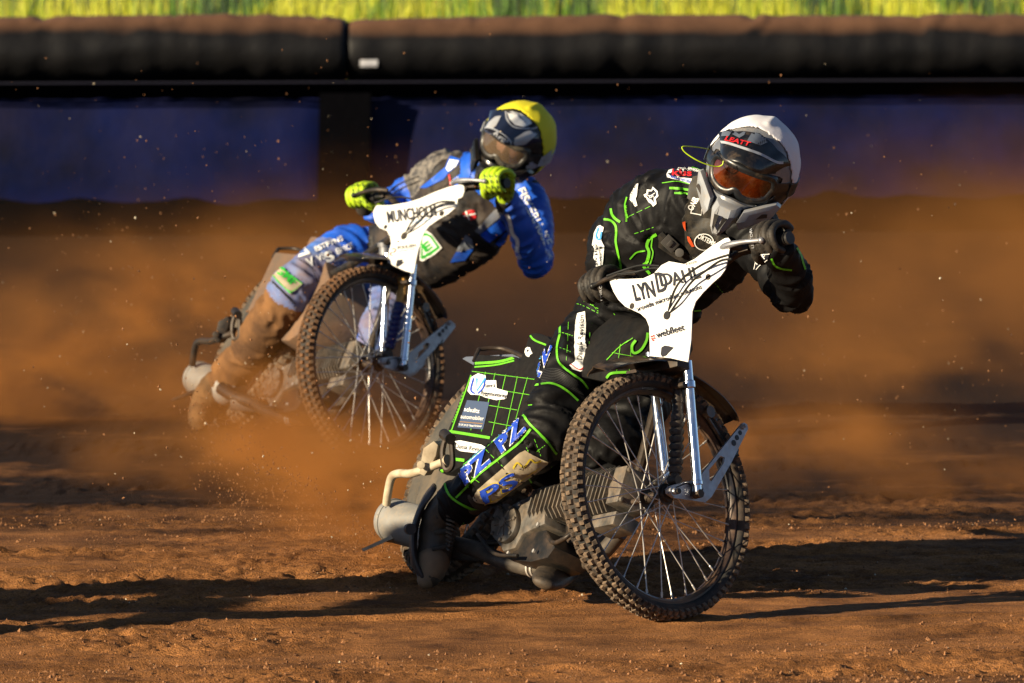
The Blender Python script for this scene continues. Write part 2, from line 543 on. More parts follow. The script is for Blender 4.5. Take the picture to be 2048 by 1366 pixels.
# ---- crumbs of dirt lying on the track
def chunk(mb, c, r, rs, mi=0):
    q = [Vector((1, 0, 0)), Vector((-1, 0, 0)), Vector((0, 1, 0)), Vector((0, -1, 0)), Vector((0, 0, 1)), Vector((0, 0, -1))]
    a = rs.rand() * 6.3; ca, sa = cos(a), sin(a)
    V = [c + Vector(((v.x * ca - v.y * sa) , (v.x * sa + v.y * ca), v.z + v.x * .3)) * r * (.6 + rs.rand() * .7) for v in q]
    mb.add(V, [(0, 2, 4), (2, 1, 4), (1, 3, 4), (3, 0, 4), (2, 0, 5), (1, 2, 5), (3, 1, 5), (0, 3, 5)], mi)
rs = np.random.RandomState(3)
crumb = mat('dirt_crumb', (.10, .042, .015), .95, c2=(.30, .14, .058), scale=30)
stone = mat('pale_grit', (.5, .42, .3), .8)
mb = MB()
xs = rs.rand(32000) * 3.6 - 1.8; ys = rs.rand(32000) ** 1.4 * 5.0 - 1.75
nz = vnoise(xs * .97 + ys * .24, -xs * .24 + ys * .97, 1.3, 4.5, 6)
hs = track_h(xs, ys)
for x, y, n_, h_ in zip(xs, ys, nz, hs):
    if rs.rand() > .35 + 1.1 * n_: continue
    r = .0012 + .0056 * rs.rand() ** 5
    chunk(mb, Vector((x, y, h_ + r * .3)), r, rs, 1 if rs.rand() < .012 else 0)
tag(obj('loose_dirt', mb, [crumb, stone], smooth=0), kind='stuff')

# ---- air fence: black inflated tube over blue padding, two sections
def wallY(x): return 21.35 + .36 * x / 3.0 * 1.0   # the barrier drifts away to the right
black_pvc = mat('black_fence_vinyl', (.0025, .0025, .0035), .62, c2=(.006, .0055, .006), scale=6, bump=.004, bscale=14, spec=.3)
# dust lies on what faces up
N, L = black_pvc.node_tree.nodes, black_pvc.node_tree.links
geo = N.new('ShaderNodeNewGeometry'); sx = N.new('ShaderNodeSeparateXYZ'); L.new(geo.outputs['Normal'], sx.inputs[0])
tcb = N.new('ShaderNodeTexCoord'); nb = N.new('ShaderNodeTexNoise'); nb.inputs['Scale'].default_value = 3.5; nb.inputs['Detail'].default_value = 6
L.new(tcb.outputs['Object'], nb.inputs['Vector'])
ma = N.new('ShaderNodeMath'); ma.operation = 'MULTIPLY_ADD'; ma.inputs[1].default_value = .35; L.new(nb.outputs[0], ma.inputs[0]); L.new(sx.outputs[2], ma.inputs[2])
mrb = N.new('ShaderNodeMapRange'); mrb.inputs[1].default_value = .70; mrb.inputs[2].default_value = 1.25; L.new(ma.outputs[0], mrb.inputs[0])
mxb = N.new('ShaderNodeMix'); mxb.data_type = 'RGBA'; mxb.inputs[7].default_value = (.17, .085, .045, 1)
bb = N['Principled BSDF']; oldl = bb.inputs['Base Color'].links[0].from_socket
L.new(oldl, mxb.inputs[6]); L.new(mrb.outputs[0], mxb.inputs[0]); L.new(mxb.outputs[2], bb.inputs['Base Color'])
mb_ = mat('blue_fence_vinyl', (.0012, .003, .018), .55, c2=(.004, .008, .055), scale=2.2, bump=.006, bscale=7, dust=.35, dustc=(.02, .013, .012), dscale=1.5, spec=.15)
shade_and_backing = mat('black_shade_and_backing', (.002, .002, .0025), .9, spec=.05)  # plain black for the painted shade strip, the base strip and the backing
white_lbl = mat('white_label', (.75, .75, .8), .5)
def fence_section(x0, x1, label, gap=.0):
    root = thing('air_fence', label, 'air fence', ((x0 + x1) / 2, wallY((x0 + x1) / 2), 0), 'sections of the air fence')
    n = int((x1 - x0) / .035); seg = 30
    mb = MB(); V = []; Fc = []
    for i in range(n + 1):
        x = x0 + (x1 - x0) * i / n; y0 = wallY(x)
        ed = min(x - x0, x1 - x)
        pin = 1 - .05 * math.exp(-ed / .05) - (.07 * math.exp(-(x - x0) / .6) if gap else 0)
        fold = .012 * noise.noise(Vector((x * 9, 0, 4)))
        # creases that gather in a few places along the crown
        cre = sum(math.exp(-((x - c) / .06) ** 2) for c in CREASE) + .35 * max(0, noise.noise(Vector((x * 1.3, 5, 5))))
        for j in range(seg):
            th = 2 * pi * j / seg
            top = max(0, sin(th))
            d = .009 * noise.noise(Vector((x * 2.2, th * 1.6, 7))) + .004 * noise.noise(Vector((x * 9, th * 3, 17))) + fold * .6 + cre * top * .034 * noise.noise(Vector((x * 42 + sin(th) * 3, 1, 2)))
            rr = (.186 * pin + d)
            V.append((x + .02 * sin(th) * cre, y0 + .10 - cos(th) * rr * 1.4, 1.045 + sin(th) * rr + .030 * noise.noise(Vector((x * .8, 2, 1)))))
    for i in range(n):
        for j in range(seg):
            j2 = (j + 1) % seg
            Fc.append((i * seg + j, i * seg + j2, (i + 1) * seg + j2, (i + 1) * seg + j))
    Fc.append(tuple(range(seg))); Fc.append(tuple(n * seg + j for j in range(seg))[::-1])
    mb.add(V, Fc); tube = obj('inflated_tube', mb, black_pvc, root, smooth=180)
    # welt under the tube
    mb = MB(); pts = [(x0 + (x1 - x0) * i / 40, wallY(x0 + (x1 - x0) * i / 40) - .115, .862) for i in range(41)]
    mb.tube(pts, .007, 8); obj('welt', mb, mat('fence_welt', (.010, .010, .02), .8, spec=.2), root)
    # blue pads below
    mb = MB(); V = []; Fc = []; m_ = 26; n2 = int((x1 - x0) / .06)
    a, b2 = x0 + .02, x1 - .14
    for i in range(n2 + 1):
        x = a + (b2 - a) * i / n2; y0 = wallY(x); ed = min(x - a, b2 - x)
        for j in range(m_ + 1):
            z = .02 + .75 * j / m_
            bulge = .05 * (1 - ((z - .4) / .42) ** 2) * (1 - math.exp(-ed / .1))
            V.append((x, y0 + .10 - bulge + .014 * noise.noise(Vector((x * 2.4, z * 2.2, 3))), z))
    for i in range(n2):
        for j in range(m_): Fc.append((i * (m_ + 1) + j, (i + 1) * (m_ + 1) + j, (i + 1) * (m_ + 1) + j + 1, i * (m_ + 1) + j + 1))
    mb.add(V, Fc)
    obj('blue_pad', mb, mb_, root, smooth=180)
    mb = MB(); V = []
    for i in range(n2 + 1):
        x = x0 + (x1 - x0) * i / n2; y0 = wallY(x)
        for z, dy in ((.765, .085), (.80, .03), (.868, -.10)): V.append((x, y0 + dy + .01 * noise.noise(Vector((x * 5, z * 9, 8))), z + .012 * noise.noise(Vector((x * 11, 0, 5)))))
    mb.add(V, [(3 * i + j, 3 * i + 3 + j, 3 * i + 4 + j, 3 * i + 1 + j) for i in range(n2) for j in (0, 1)]); obj('tube_shade_strip', mb, shade_and_backing, root, smooth=180)  # black strip standing in for the tube's shadow above the pads
    mb = MB(); V = []
    for i in range(n2 + 1):
        x = x0 + (x1 - x0) * i / n2; y0 = wallY(x)
        for z, dy in ((.0, -.03), (.06, .0), (.20 + .07 * noise.noise(Vector((x * 3, 1, 5))), .065)): V.append((x, y0 + dy + .02 * noise.noise(Vector((x * 4, z * 9, 18))), z))
    mb.add(V, [(3 * i + j, 3 * i + 3 + j, 3 * i + 4 + j, 3 * i + 1 + j) for i in range(n2) for j in (0, 1)]); obj('base_fade_strip', mb, shade_and_backing, root, smooth=180)  # black strip added so the blue fades to black at the ground
    # backing of the section
    mb = MB(); xm = (x0 + x1) / 2; dxy = (wallY(x1) - wallY(x0)) / (x1 - x0)
    mb.box((xm, wallY(xm) + .30, .47), ((x1 - x0) / 2 - .003, dxy * ((x1 - x0) / 2 - .003), 0), (0, .145, 0), (0, 0, .47))
    obj('backing', mb, shade_and_backing, root)
    return root
CREASE = [-2.75, -2.62, -1.95, -1.1, -.3, .6, 1.35, 1.42, 2.32, 2.45, 2.75, 2.95]
XJ = P(693, 120, 21.3).x
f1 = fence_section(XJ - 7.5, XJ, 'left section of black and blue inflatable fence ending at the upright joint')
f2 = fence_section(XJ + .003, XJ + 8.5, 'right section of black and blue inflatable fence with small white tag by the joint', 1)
# maker's tag on the tube
mb = MB(); T = bvh([o for o in f2.children if o.name.startswith('inflated')])
lay_poly(mb, [(720, 119), (755, 119), (755, 133), (720, 133)], T, .006)
prints('tag', mb, white_lbl, [o for o in f2.children if o.name.startswith('inflated')][0])
# the flap that closes the joint
mb = MB(); y0 = wallY(XJ)
mb.prism([(XJ - .17, y0 - .03, .02), (XJ + .12, y0 - .03, .02), (XJ + .14, y0 - .06, .80), (XJ - .15, y0 - .06, .80)], (0, .09, 0))
fl = obj('joint_flap', mb, mat('flap_vinyl', (.0012, .0012, .002), .9, bump=.01, bscale=9, spec=.03), f1)

# ---- meadow behind the fence
grass_ground = mat('meadow_soil', (.045, .07, .012), .9, c2=(.09, .13, .02), scale=4)
mb = MB()
xs_ = [-420] + list(np.linspace(-12, 12, 9)) + [420]
rows = [(22.45, .0), (22.9, .45), (24.5, .75), (40, 1.0), (400, 1.2), (900, 1.3)]
V = [(x, y + (.12 * x if abs(x) < 20 else 0), z) for y, z in rows for x in xs_]
k = len(xs_)
mb.add(V, [(r * k + c, r * k + c + 1, (r + 1) * k + c + 1, (r + 1) * k + c) for r in range(len(rows) - 1) for c in range(k - 1)])
tag(obj('meadow_bank', mb, grass_ground, smooth=180), kind='structure')
g1 = mat('grass_yellow', (.30, .34, .006), .6, c2=(.42, .40, .015), scale=2, trans=0)
g2 = mat('grass_green', (.07, .17, .004), .6, c2=(.13, .25, .008), scale=2)
g3 = mat('grass_dark', (.010, .035, .003), .7)
mb = MB(); rs = np.random.RandomState(11)
Vg = []; Fg = []; Mg = []
for i in range(26000):
    x = rs.rand() * 12 - 6; y = 22.9 + rs.rand() ** 1.3 * 9
    yb = y + .12 * x
    z = np.interp(y, [r[0] for r in rows], [r[1] for r in rows])
    h = .18 + .3 * rs.rand(); wd = .004 + .006 * rs.rand(); lean = (rs.rand() - .5) * .25
    a = rs.rand() * pi; dx, dy = cos(a) * wd, sin(a) * wd
    k = len(Vg)
    pt = lambda t, s_: (x + lean * h * t * t + dx * s_ * (1 - t * .85), yb + dy * s_ * (1 - t * .85), z + h * t)
    Vg += [pt(0, -1), pt(0, 1), pt(.55, 1), pt(.55, -1), pt(1, 1), pt(1, -1)]
    Fg += [(k, k + 1, k + 2, k + 3), (k + 3, k + 2, k + 4, k + 5)]
    q = 1.3 * noise.noise(Vector((x * 1.2, 2.2, 0))) + .8 * noise.noise(Vector((x * 3.1, 4.2, 0))) + .5 * noise.noise(Vector((x * 6, y, 0))); q = q + .5 * (rs.rand() - .5)
    mi = 0 if q > .06 else (1 if q > -.22 else 2)
    Mg += [mi, mi]
mb.v, mb.f, mb.m = Vg, Fg, Mg
me = bpy.data.meshes.new('meadow_grass'); me.from_pydata(mb.v, [], mb.f)
for m in (g1, g2, g3): me.materials.append(m)
me.polygons.foreach_set('material_index', mb.m); me.update()
tag(link_w('meadow_grass', me), kind='stuff')
# ================================================================== motorcycles
rubber = mat('tyre_rubber', (.012, .012, .012), .85, c2=(.03, .027, .024), scale=30, bump=.0008, bscale=250, dust=.55, dustc=(.16, .085, .04), dscale=14, dcut=.55)
knobm = mat('muddy_knob', (.028, .022, .018), .9, dust=1., dustc=(.22, .15, .095), dscale=34, dcut=.47)
knobw = mat('dusty_knob', (.06, .04, .026), .9, dust=1., dustc=(.16, .07, .025), dscale=26, dcut=.46)
sidew = mat('grey_sidewall', (.035, .035, .033), .8, c2=(.06, .057, .05), scale=8, dust=.5, dustc=(.2, .14, .08))
rimm = mat('black_rim', (.012, .012, .016), .35, .2, dust=.5, dustc=(.25, .13, .06), dscale=7, dcut=.52)
steel = mat('spoke_steel', (.55, .53, .50), .38, .6, dust=.5, dustc=(.4, .3, .2), dscale=20)
chrome = mat('chrome_fork', (.75, .78, .85), .16, 1., dust=.15, dustc=(.3, .2, .12), dscale=12, dcut=.6)
alu = mat('grey_aluminium', (.36, .37, .40), .42, .7, c2=(.28, .28, .30), scale=40, dust=.4, dustc=(.34, .24, .15), dscale=18, dcut=.55)
alud = mat('dusty_engine_alloy', (.16, .15, .135), .5, .45, c2=(.07, .064, .055), scale=25, bump=.0006, bscale=120, dust=.65, dustc=(.24, .165, .10), dscale=16, dcut=.5)
darkm = mat('dark_metal', (.02, .02, .02), .45, .5, dust=.45, dustc=(.14, .08, .04), dscale=11)
blackp = mat('black_plastic', (.010, .010, .011), .3, dust=.6, dustc=(.22, .13, .06), dscale=7, dcut=.52, coat=.3)
bellow = mat('rubber_bellows', (.010, .010, .011), .5, dust=.3, dustc=(.15, .1, .06))
cablem = mat('black_cable', (.004, .004, .004), .6)
bellowb = mat('blue_bellows', (.008, .014, .10), .4)
pipem = mat('sooty_exhaust', (.10, .085, .07), .5, .5, c2=(.045, .035, .03), scale=6, dust=.5, dustc=(.30, .24, .17), dscale=8, dcut=.55)
silm = mat('grey_silencer', (.28, .28, .27), .62, .25, c2=(.20, .19, .175), scale=9, bump=.0006, bscale=160, dust=.5, dustc=(.36, .26, .16), dscale=60, dcut=.56)
cream = mat('dusty_tube', (.50, .42, .30), .6, c2=(.30, .23, .15), scale=25, bump=.0006, bscale=90)
clothb = mat('black_cover_cloth', (.004, .004, .0045), .75, c2=(.008, .008, .008), scale=60, bump=.0012, bscale=25, dust=.12, dustc=(.05, .03, .015), dscale=10, spec=.2)
clothd = mat('dusty_grey_cover', (.10, .075, .055), .85, c2=(.05, .045, .05), scale=6, bump=.002, bscale=25, dust=.8, dustc=(.22, .12, .06), dscale=6, dcut=.45)
neon = mat('neon_green_trim', (.13, .50, .012), .6, c2=(.09, .40, .015), scale=30, dust=.3, dustc=(.12, .15, .03), dscale=25, dcut=.58)
white = mat('white_plate', (.72, .71, .69), .38, c2=(.66, .65, .62), scale=12, dust=.45, dustc=(.42, .30, .18), dscale=30, dcut=.62)
wprint = mat('white_print', (.78, .78, .76), .6)
kprint = mat('black_print', (.008, .008, .014), .5)
bprint = mat('blue_print', (.012, .055, .42), .55)
lprint = mat('light_blue_print', (.06, .30, .62), .55)
rprint = mat('red_print', (.55, .015, .02), .55)
navy = mat('slate_blue_print', (.05, .075, .14), .6)
gold = mat('amber_metal', (.45, .24, .06), .4, .4)

FN = (RGT * .70 + UPV * .187 - FWD * .69).normalized()    # axle of the front wheel, towards the visible side
C1 = P(1312, 993, 0)
BC = P(1380, 530, .15)                                    # middle of the handlebar
SU = (BC - C1); SU = (SU - FN * SU.dot(FN)).normalized()  # steering axis
PF = FN.cross(SU); WFm = Vector((-FN.y, FN.x, 0)).normalized() * -1
if PF.dot(WFm) < 0: PF = -PF
HD = Vector((.42, -.908, 0)).normalized()                 # heading of the frame
LT = Vector((-HD.y, HD.x, 0)) * -1                        # towards the visible flank
if LT.x > 0: LT = -LT
LEAN = radians(25)
RN = LT * cos(LEAN) + Vector((0, 0, 1)) * sin(LEAN)       # normal of the visible flank
RU = Vector((0, 0, 1)) * cos(LEAN) - LT * sin(LEAN)
C2r = P(948, 946, 1.2)

def wheel(name, c, n, R, hw, rimR, root, M, tread, spokes=36, rows=5, knob=(.0062, .0072), pitch=.0255, cover=None, hubl=.05, side=None, tw=0):
    n = n.normalized(); e1 = Vector((0, 0, 1)); e1 = (e1 - n * e1.dot(n)).normalized(); e2 = n.cross(e1)
    rad = lambda t: e1 * cos(t) + e2 * sin(t)
    # rim, the part itself
    mb = MB(); k = 72; prof = [(-.019, rimR + .016), (-.021, rimR + .004), (-.012, rimR - .004), (0, rimR - .007), (.012, rimR - .004), (.021, rimR + .004), (.019, rimR + .016)]
    V = [c + rad(2 * pi * i / k) * r + n * a for i in range(k) for a, r in prof]; m = len(prof)
    Fc = [(i * m + j, i * m + (j + 1) % m, ((i + 1) % k) * m + (j + 1) % m, ((i + 1) % k) * m + j) for i in range(k) for j in range(m)]
    mb.add(V, Fc)
    for i in range(spokes):
        t = 2 * pi * i / spokes; p = c + rad(t) * (rimR - .012)
        mb.tube([p, p + rad(t) * .012], .0032, 6)
    wh = obj(name, mb, rimm, root, M, smooth=50)
    # tyre
    mb = MB(); kh = .009; Rc = (R - kh + rimR + .008) / 2; hr = (R - kh - rimR - .008) / 2; sg = 18; k = 96
    V = []; Fc = []
    for i in range(k):
        rr = rad(2 * pi * i / k)
        for j in range(sg):
            a = 2 * pi * j / sg; ca, sa = cos(a), sin(a)
            V.append(c + rr * (Rc + hr * (abs(ca) ** .85) * (1 if ca > 0 else -1)) + n * (hw - .004) * (abs(sa) ** .8) * (1 if sa > 0 else -1))
    for i in range(k):
        for j in range(sg): Fc.append((i * sg + j, i * sg + (j + 1) % sg, ((i + 1) % k) * sg + (j + 1) % sg, ((i + 1) % k) * sg + j))
    mb.add(V, Fc)
    N_ = int(2 * pi * R / pitch); rs = np.random.RandomState(5)
    angs = [-68, -38, 0, 38, 68] if rows == 5 else [-66, -24, 24, 66]
    for i in range(N_):
        for j, a in enumerate(angs):
            t = 2 * pi * (i + (.5 if j % 2 else 0)) / N_; a = radians(a); ca, sa = cos(a), sin(a)
            rr = rad(t); tg = n.cross(rr)
            o_ = (rr * ca / (hr) + n * sa / (hw)).normalized()
            p = c + rr * (Rc + hr * (ca ** .85)) + n * (hw - .004) * (abs(sa) ** .8) * (1 if sa > 0 else -1)
            w_ = tg.cross(o_).normalized()
            kk = knob[1] * (1.15 if j == 2 else .95)
            j1, j2 = .9 + .2 * rs.rand(), .9 + .2 * rs.rand()
            b0 = p - o_ * .004; hh = kh * (.85 + .3 * rs.rand())
            Vk = [b0 + tg * (knob[0] * 1.15 * x_ * j1) + w_ * (kk * 1.15 * y_) for x_, y_ in ((-1, -1), (1, -1), (1, 1), (-1, 1))] + \
                 [p + o_ * hh + tg * (knob[0] * .88 * x_ * j1) + w_ * (kk * .88 * y_ * j2) for x_, y_ in ((-1, -1), (1, -1), (1, 1), (-1, 1))]
            mb.add(Vk, [(0, 1, 5, 4), (1, 2, 6, 5), (2, 3, 7, 6), (3, 0, 4, 7), (4, 5, 6, 7), (3, 2, 1, 0)], 1)
    obj('tyre', mb, [side or rubber, tread], wh, M, smooth=40)
    # hub and spokes
    mb = MB()
    mb.tube([c - n * hubl, c - n * hubl * .98, c - n * .035, c - n * .034, c + n * .034, c + n * .035, c + n * hubl * .98, c + n * hubl], [.012, .022, .024, .015, .015, .024, .022, .012], 20)
    for s_ in (-1, 1): mb.tube([c + n * s_ * .034, c + n * s_ * .039], .030, 24)
    mb.tube([c - n * (hubl + .04), c + n * (hubl + .04)], .008, 10)
    obj('hub', mb, darkm, wh, M)
    me_s = {}
    for i in range(spokes):
        s_ = 1 if i % 2 else -1; d_ = 1 if (i // 2) % 2 else -1
        t = 2 * pi * i / spokes
        a_ = c + n * s_ * .036 + rad(t + d_ * 1.15) * .027
        b_ = c + rad(t) * (rimR - .008) + n * s_ * .004
        dd = b_ - a_; ln = dd.length
        if s_ not in me_s:
            ms = MB(); ms.tube([(0, 0, 0), (0, 0, ln * .94), (0, 0, ln * .945), (0, 0, ln)], [.0017, .0017, .003, .003], 6)
            me_s[s_] = mesh_from(ms, 'spoke', steel)
        link_w('spoke', me_s[s_], wh, (M or Matrix.Identity(4)) @ Matrix.Translation(a_) @ dd.to_track_quat('Z', 'Y').to_matrix().to_4x4())
    if cover:
        mb = MB(); mb.tube([c + n * .046, c + n * .052, c + n * .055], [rimR * .99, rimR * .8, rimR * .2], 48)
        obj('wheel_disc', mb, cover, wh, M)
    return wh

def fxp(x, y, d=0.): return onp(x, y, C1 + FN * d, FN)      # a point in a plane parallel to the front wheel, d to its visible side
def rxp(x, y, d=0.): return onp(x, y, C2r + RN * d, RN)     # the same for the flank of the frame

def build_bike(root, MF, MR, cfg):
    I = Matrix.Identity(4); out = {}
    wheel('front_wheel', C1, FN, .347, .037, .292, root, MF, cfg['knob'])
    wheel('rear_wheel', C2r, RN, .345, .047, .240, root, MR, knobm, rows=4, knob=(.009, .011), pitch=.032, spokes=28, side=sidew, cover=cfg['disc'])
    # --- fork: near leg, far leg, links, spring
    def leg(a, b, d, wd=.0135):
        mb = MB(); a, b = fxp(*a, d), fxp(*b, d); u = (b - a).normalized(); L = (b - a).length
        mb.tube([a, a + u * L * .90, a + u * L * .905, a + u * L * .93, a + u * L * .935, b], [wd, wd, wd + .002, wd + .002, wd * .9, wd * .8], 20)
        mb.tube([a + u * .055, a + u * .058, a + u * .075, a + u * .078], [wd, wd + .004, wd + .004, wd], 20)
        o = obj('fork_leg', mb, chrome, root, MF)
        ms = MB(); q = a + u * .066
        ms.tube([q - FN * .02 - WFm * .03, q + WFm * .03 - FN * .02], .006, 8); ms.tube([q + WFm * .028 - FN * .024, q + WFm * .028 + FN * .01], .008, 10)
        ms.tube([b - FN * .012, b + FN * .012], .012, 14)
        obj('fork_clamp', ms, darkm, o, MF)
    leg((1374, 722), (1396, 988), .088)
    leg((1300, 705), (1332, 960), -.088)
    link_px = z2([(600, 690), (650, 676), (735, 655), (748, 640), (850, 510), (938, 402), (952, 396), (966, 402), (972, 420), (895, 575), (800, 740), (770, 766), (620, 745), (592, 725), (588, 705)])
    hole = z2([(788, 612), (842, 548), (862, 556), (858, 580), (800, 668), (790, 662)])
    for d in (.062, -.085):
        from mathutils.geometry import tessellate_polygon
        o2 = [fxp(x, y, d) for x, y in link_px]; h2 = [fxp(x, y, d) for x, y in hole]; al = o2 + h2; k = len(al); no, nh = len(o2), len(h2)
        tr = tessellate_polygon([o2, h2]); mb = MB()
        mb.add(al + [q + FN * .007 for q in al], [tuple(t_) for t_ in tr] + [tuple(i + k for i in t_[::-1]) for t_ in tr] + [(i, (i + 1) % no, (i + 1) % no + k, i + k) for i in range(no)] + [(no + i, no + (i + 1) % nh, no + (i + 1) % nh + k, no + i + k) for i in range(nh)])
        o = obj('link_plate', mb, alu, root, MF, smooth=30)
        if d > 0:
            ms = MB()
            for hx, hy, hr in z2([(910, 485)])[0] + (.0085,), z2([(925, 460)])[0] + (.0075,), z2([(940, 437)])[0] + (.0065,):
                q = fxp(hx, hy, d + .0055); ms.tube([q, q + FN * .0030], hr, 14)
            obj_split('lightening_hole', ms, kprint, o, MF)
            ms = MB()
            for bx, by, br in ((1343, 984, .015), (1400, 984, .013), (1484, 853, .009)):
                q = fxp(bx, by, d + .005); ms.tube([q, q + FN * .01, q + FN * .0101, q + FN * .017], [br, br, br * .6, br * .5], 12)
            obj_split('bolt', ms, alu, o, MF)
            ms = MB(); mx = z2([(640, 695), (690, 675), (714, 690), (708, 735)])
            ms.tube([fxp(x, y, d + .0075) for x, y in mx], .0018, 6, n=4); obj('machined_edge', ms, darkm, o, MF)
    mb = MB(); mb.tube([fxp(1484, 853, .062), fxp(1484, 853, -.08)], .008, 12); mb.tube([fxp(1400, 988, .062), fxp(1400, 988, .088)], .011, 12)
    obj_split('cross_bar', mb, alu, root, MF)
    a, b = fxp(1357, 768, .055), fxp(1350, 962, .055)
    mb = MB(); pts = []; rr = []
    for i in range(25):
        t = i / 24; pts.append(a.lerp(b, .30 + .62 * t)); rr.append(.017 + (.0045 if i % 3 == 1 else -.001 if i % 3 == 0 else .003) * (1 if 2 < i < 23 else .4))
    mb.tube(pts, rr, 18)
    sp = obj('fork_spring_boot', mb, cfg['bellow'], root, MF)
    mb = MB(); mb.tube([a.lerp(b, .06), a.lerp(b, .32)], .0155, 16); mb.tube([a - FN * .016, a + FN * .016], .017, 16); mb.tube([a.lerp(b, .15), a.lerp(b, .2)], .018, 16)
    obj('spring_top', mb, cfg['spring_top'], sp, MF)
    mb = MB(); mb.tube([b.lerp(a, .09), b], .012, 12); mb.tube([b - FN * .014, b + FN * .014], .014, 14); obj('spring_foot', mb, darkm, sp, MF)
    # chain-like dark strut between the rear of the guard and the link
    mb = MB(); q1, q2 = fxp(1415, 825, .03), fxp(1462, 900, .03)
    u = (q2 - q1).normalized(); v = FN.cross(u)
    mb.tube([q1 + v * .01, q2 + v * .01], .0055, 8); mb.tube([q1 - v * .01, q2 - v * .01], .0055, 8)
    for q in (q1, q2): mb.tube([q - FN * .014, q + FN * .014], .017, 16)
    obj('rubber_band_damper', mb, blackp, root, MF)
    # front mudguard: a curved blade round the wheel
    for path, hw_ in (([(1188, 736), (1205, 728), (1240, 720), (1290, 716), (1340, 727), (1372, 748)], .062), ([(1352, 735), (1385, 760), (1420, 790), (1448, 820), (1466, 841)], .058)):
        mb = MB(); A = crom([fxp(x, y, 0) for x, y in path], 6); V = []; Fc = []; k = 9; nn = len(A)
        for i, p in enumerate(A):
            p = Vector(p); up = (p - C1).normalized(); t = i / (nn - 1); w_ = hw_ * (sin(pi * (.12 + .76 * t)) ** .5)
            for lay_ in (0, 1):
                for j in range(k):
                    s_ = -1 + 2 * j / (k - 1); V.append(p + FN * (w_ * s_) - up * (.016 * s_ * s_ + .0035 * lay_ - .006 * (abs(s_) < .2)))
        m = 2 * k
        for i in range(nn - 1):
            for j in range(k - 1):
                Fc.append((i * m + j, i * m + j + 1, (i + 1) * m + j + 1, (i + 1) * m + j)); Fc.append((i * m + k + j + 1, i * m + k + j, (i + 1) * m + k + j, (i + 1) * m + k + j + 1))
            Fc.append((i * m, (i + 1) * m, (i + 1) * m + k, i * m + k)); Fc.append((i * m + k - 1, i * m + m - 1, (i + 1) * m + m - 1, (i + 1) * m + k - 1))
        Fc.append(tuple(range(k)) + tuple(range(m - 1, k - 1, -1))); e = (nn - 1) * m; Fc.append(tuple(e + j for j in range(k))[::-1] + tuple(e + j for j in range(k, m)))
        mb.add(V, Fc); g_ = obj('front_mudguard', mb, blackp, root, MF, smooth=60)
    # yoke behind the plate and the steering head
    mb = MB(); y1 = C1 + SU * .36 - PF * .0; mb.box(y1, FN * .10, PF * .03, SU * .012); y2 = C1 + SU * .56; mb.box(y2, FN * .10, PF * .03, SU * .012)
    mb.tube([y1 - PF * .02, y2 - PF * .02], .024, 14); obj('yoke', mb, darkm, root, MF, bevel=.003)
    # handlebar
    hb = lambda t, up=0, fw=0: BC + FN * t + SU * up + PF * fw
    mb = MB(); mb.tube([hb(-.375), hb(-.27), hb(-.19, -.01, .01), hb(-.10, -.06, .03), hb(0, -.07, .03), hb(.10, -.06, .03), hb(.19, -.01, .01), hb(.27), hb(.375)], .011, 12, n=5)
    bar = obj('handlebar', mb, darkm, root, MF)
    for s_ in (-1, 1):
        mb = MB(); pts = [hb(s_ * (.26 + .012 * i)) for i in range(10)]; mb.tube(pts, [.016 + .0015 * (i % 2) for i in range(10)], 14); mb.tube([hb(s_ * .262), hb(s_ * .268)], .021, 14)
        mb.tube([hb(s_ * .374), hb(s_ * .382)], .018, 14)
        obj('grip', mb, bellow, bar, MF)
        mb = MB(); p0 = hb(s_ * .225, 0, .012)
        mb.box(p0, FN * .022, PF * .016, SU * .014)
        mb.tube([p0 + PF * .01, hb(s_ * .19, .0, .05)], .009, 10)
        lv = obj('lever_clamp', mb, darkm, bar, MF, bevel=.002)
        mb = MB(); mb.tube([hb(s_ * .16, -.002, .05), hb(s_ * .20, 0, .062), hb(s_ * .26, -.002, .062), hb(s_ * .32, -.008, .056)], [.007, .010, .007, .006], 10, n=4)
        mb.sphere(hb(s_ * .325, -.009, .055), .0095, 12, 8)
        obj('lever', mb, alu if s_ > 0 else darkm, bar, MF)
    # --- frame side (moves with MR)
    mb = MB()
    A_ = [P(1330, 660, .32), P(1262, 700, .5), P(1150, 760, .75), P(1050, 800, 1.0)]
    mb.tube(A_, .016, 10, n=5)
    mb.tube([P(1335, 690, .32), P(1300, 860, .40), P(1230, 1070, .50), P(1120, 1120, .72), P(985, 1060, 1.02), P(955, 965, 1.16)], .015, 10, n=5)
    mb.tube([P(1050, 800, 1.0), P(990, 880, 1.08), P(958, 955, 1.14)], .014, 10)
    obj('frame', mb, darkm, root, MR)
    # engine: crankcase, cover, fins, head
    p0 = P(1014, 1040, .70)
    cx = lambda x, y, d=0: onp(x, y, p0 + RN * d, RN)
    case = z3([(690, 925), (735, 885), (800, 850), (905, 805), (918, 880), (916, 960), (860, 985), (810, 1010), (775, 1075), (720, 1090), (688, 1040), (682, 980)])
    low = z3([(775, 1070), (860, 1000), (925, 990), (965, 1070), (930, 1120), (850, 1140), (760, 1130)])
    mb = MB(); mb.prism([cx(x, y) for x, y in case], -RN * .13); eng = obj('engine', mb, alud, root, MR, bevel=.006)
    mb = MB(); mb.prism([cx(x, y, -.012) for x, y in low], -RN * .12); mb.tube([cx(*z3([(930, 1010)])[0], .0), cx(*z3([(960, 1050)])[0], .02), cx(*z3([(1010, 1030)])[0], .03), cx(*z3([(1050, 1000)])[0], .02)], .007, 8, n=4); mb.tube([cx(*z3([(600, 1010)])[0], .0), cx(*z3([(680, 1100)])[0], .02), cx(*z3([(790, 1110)])[0], .02)], .006, 8, n=4); obj('gearbox', mb, darkm, eng, MR, bevel=.004)
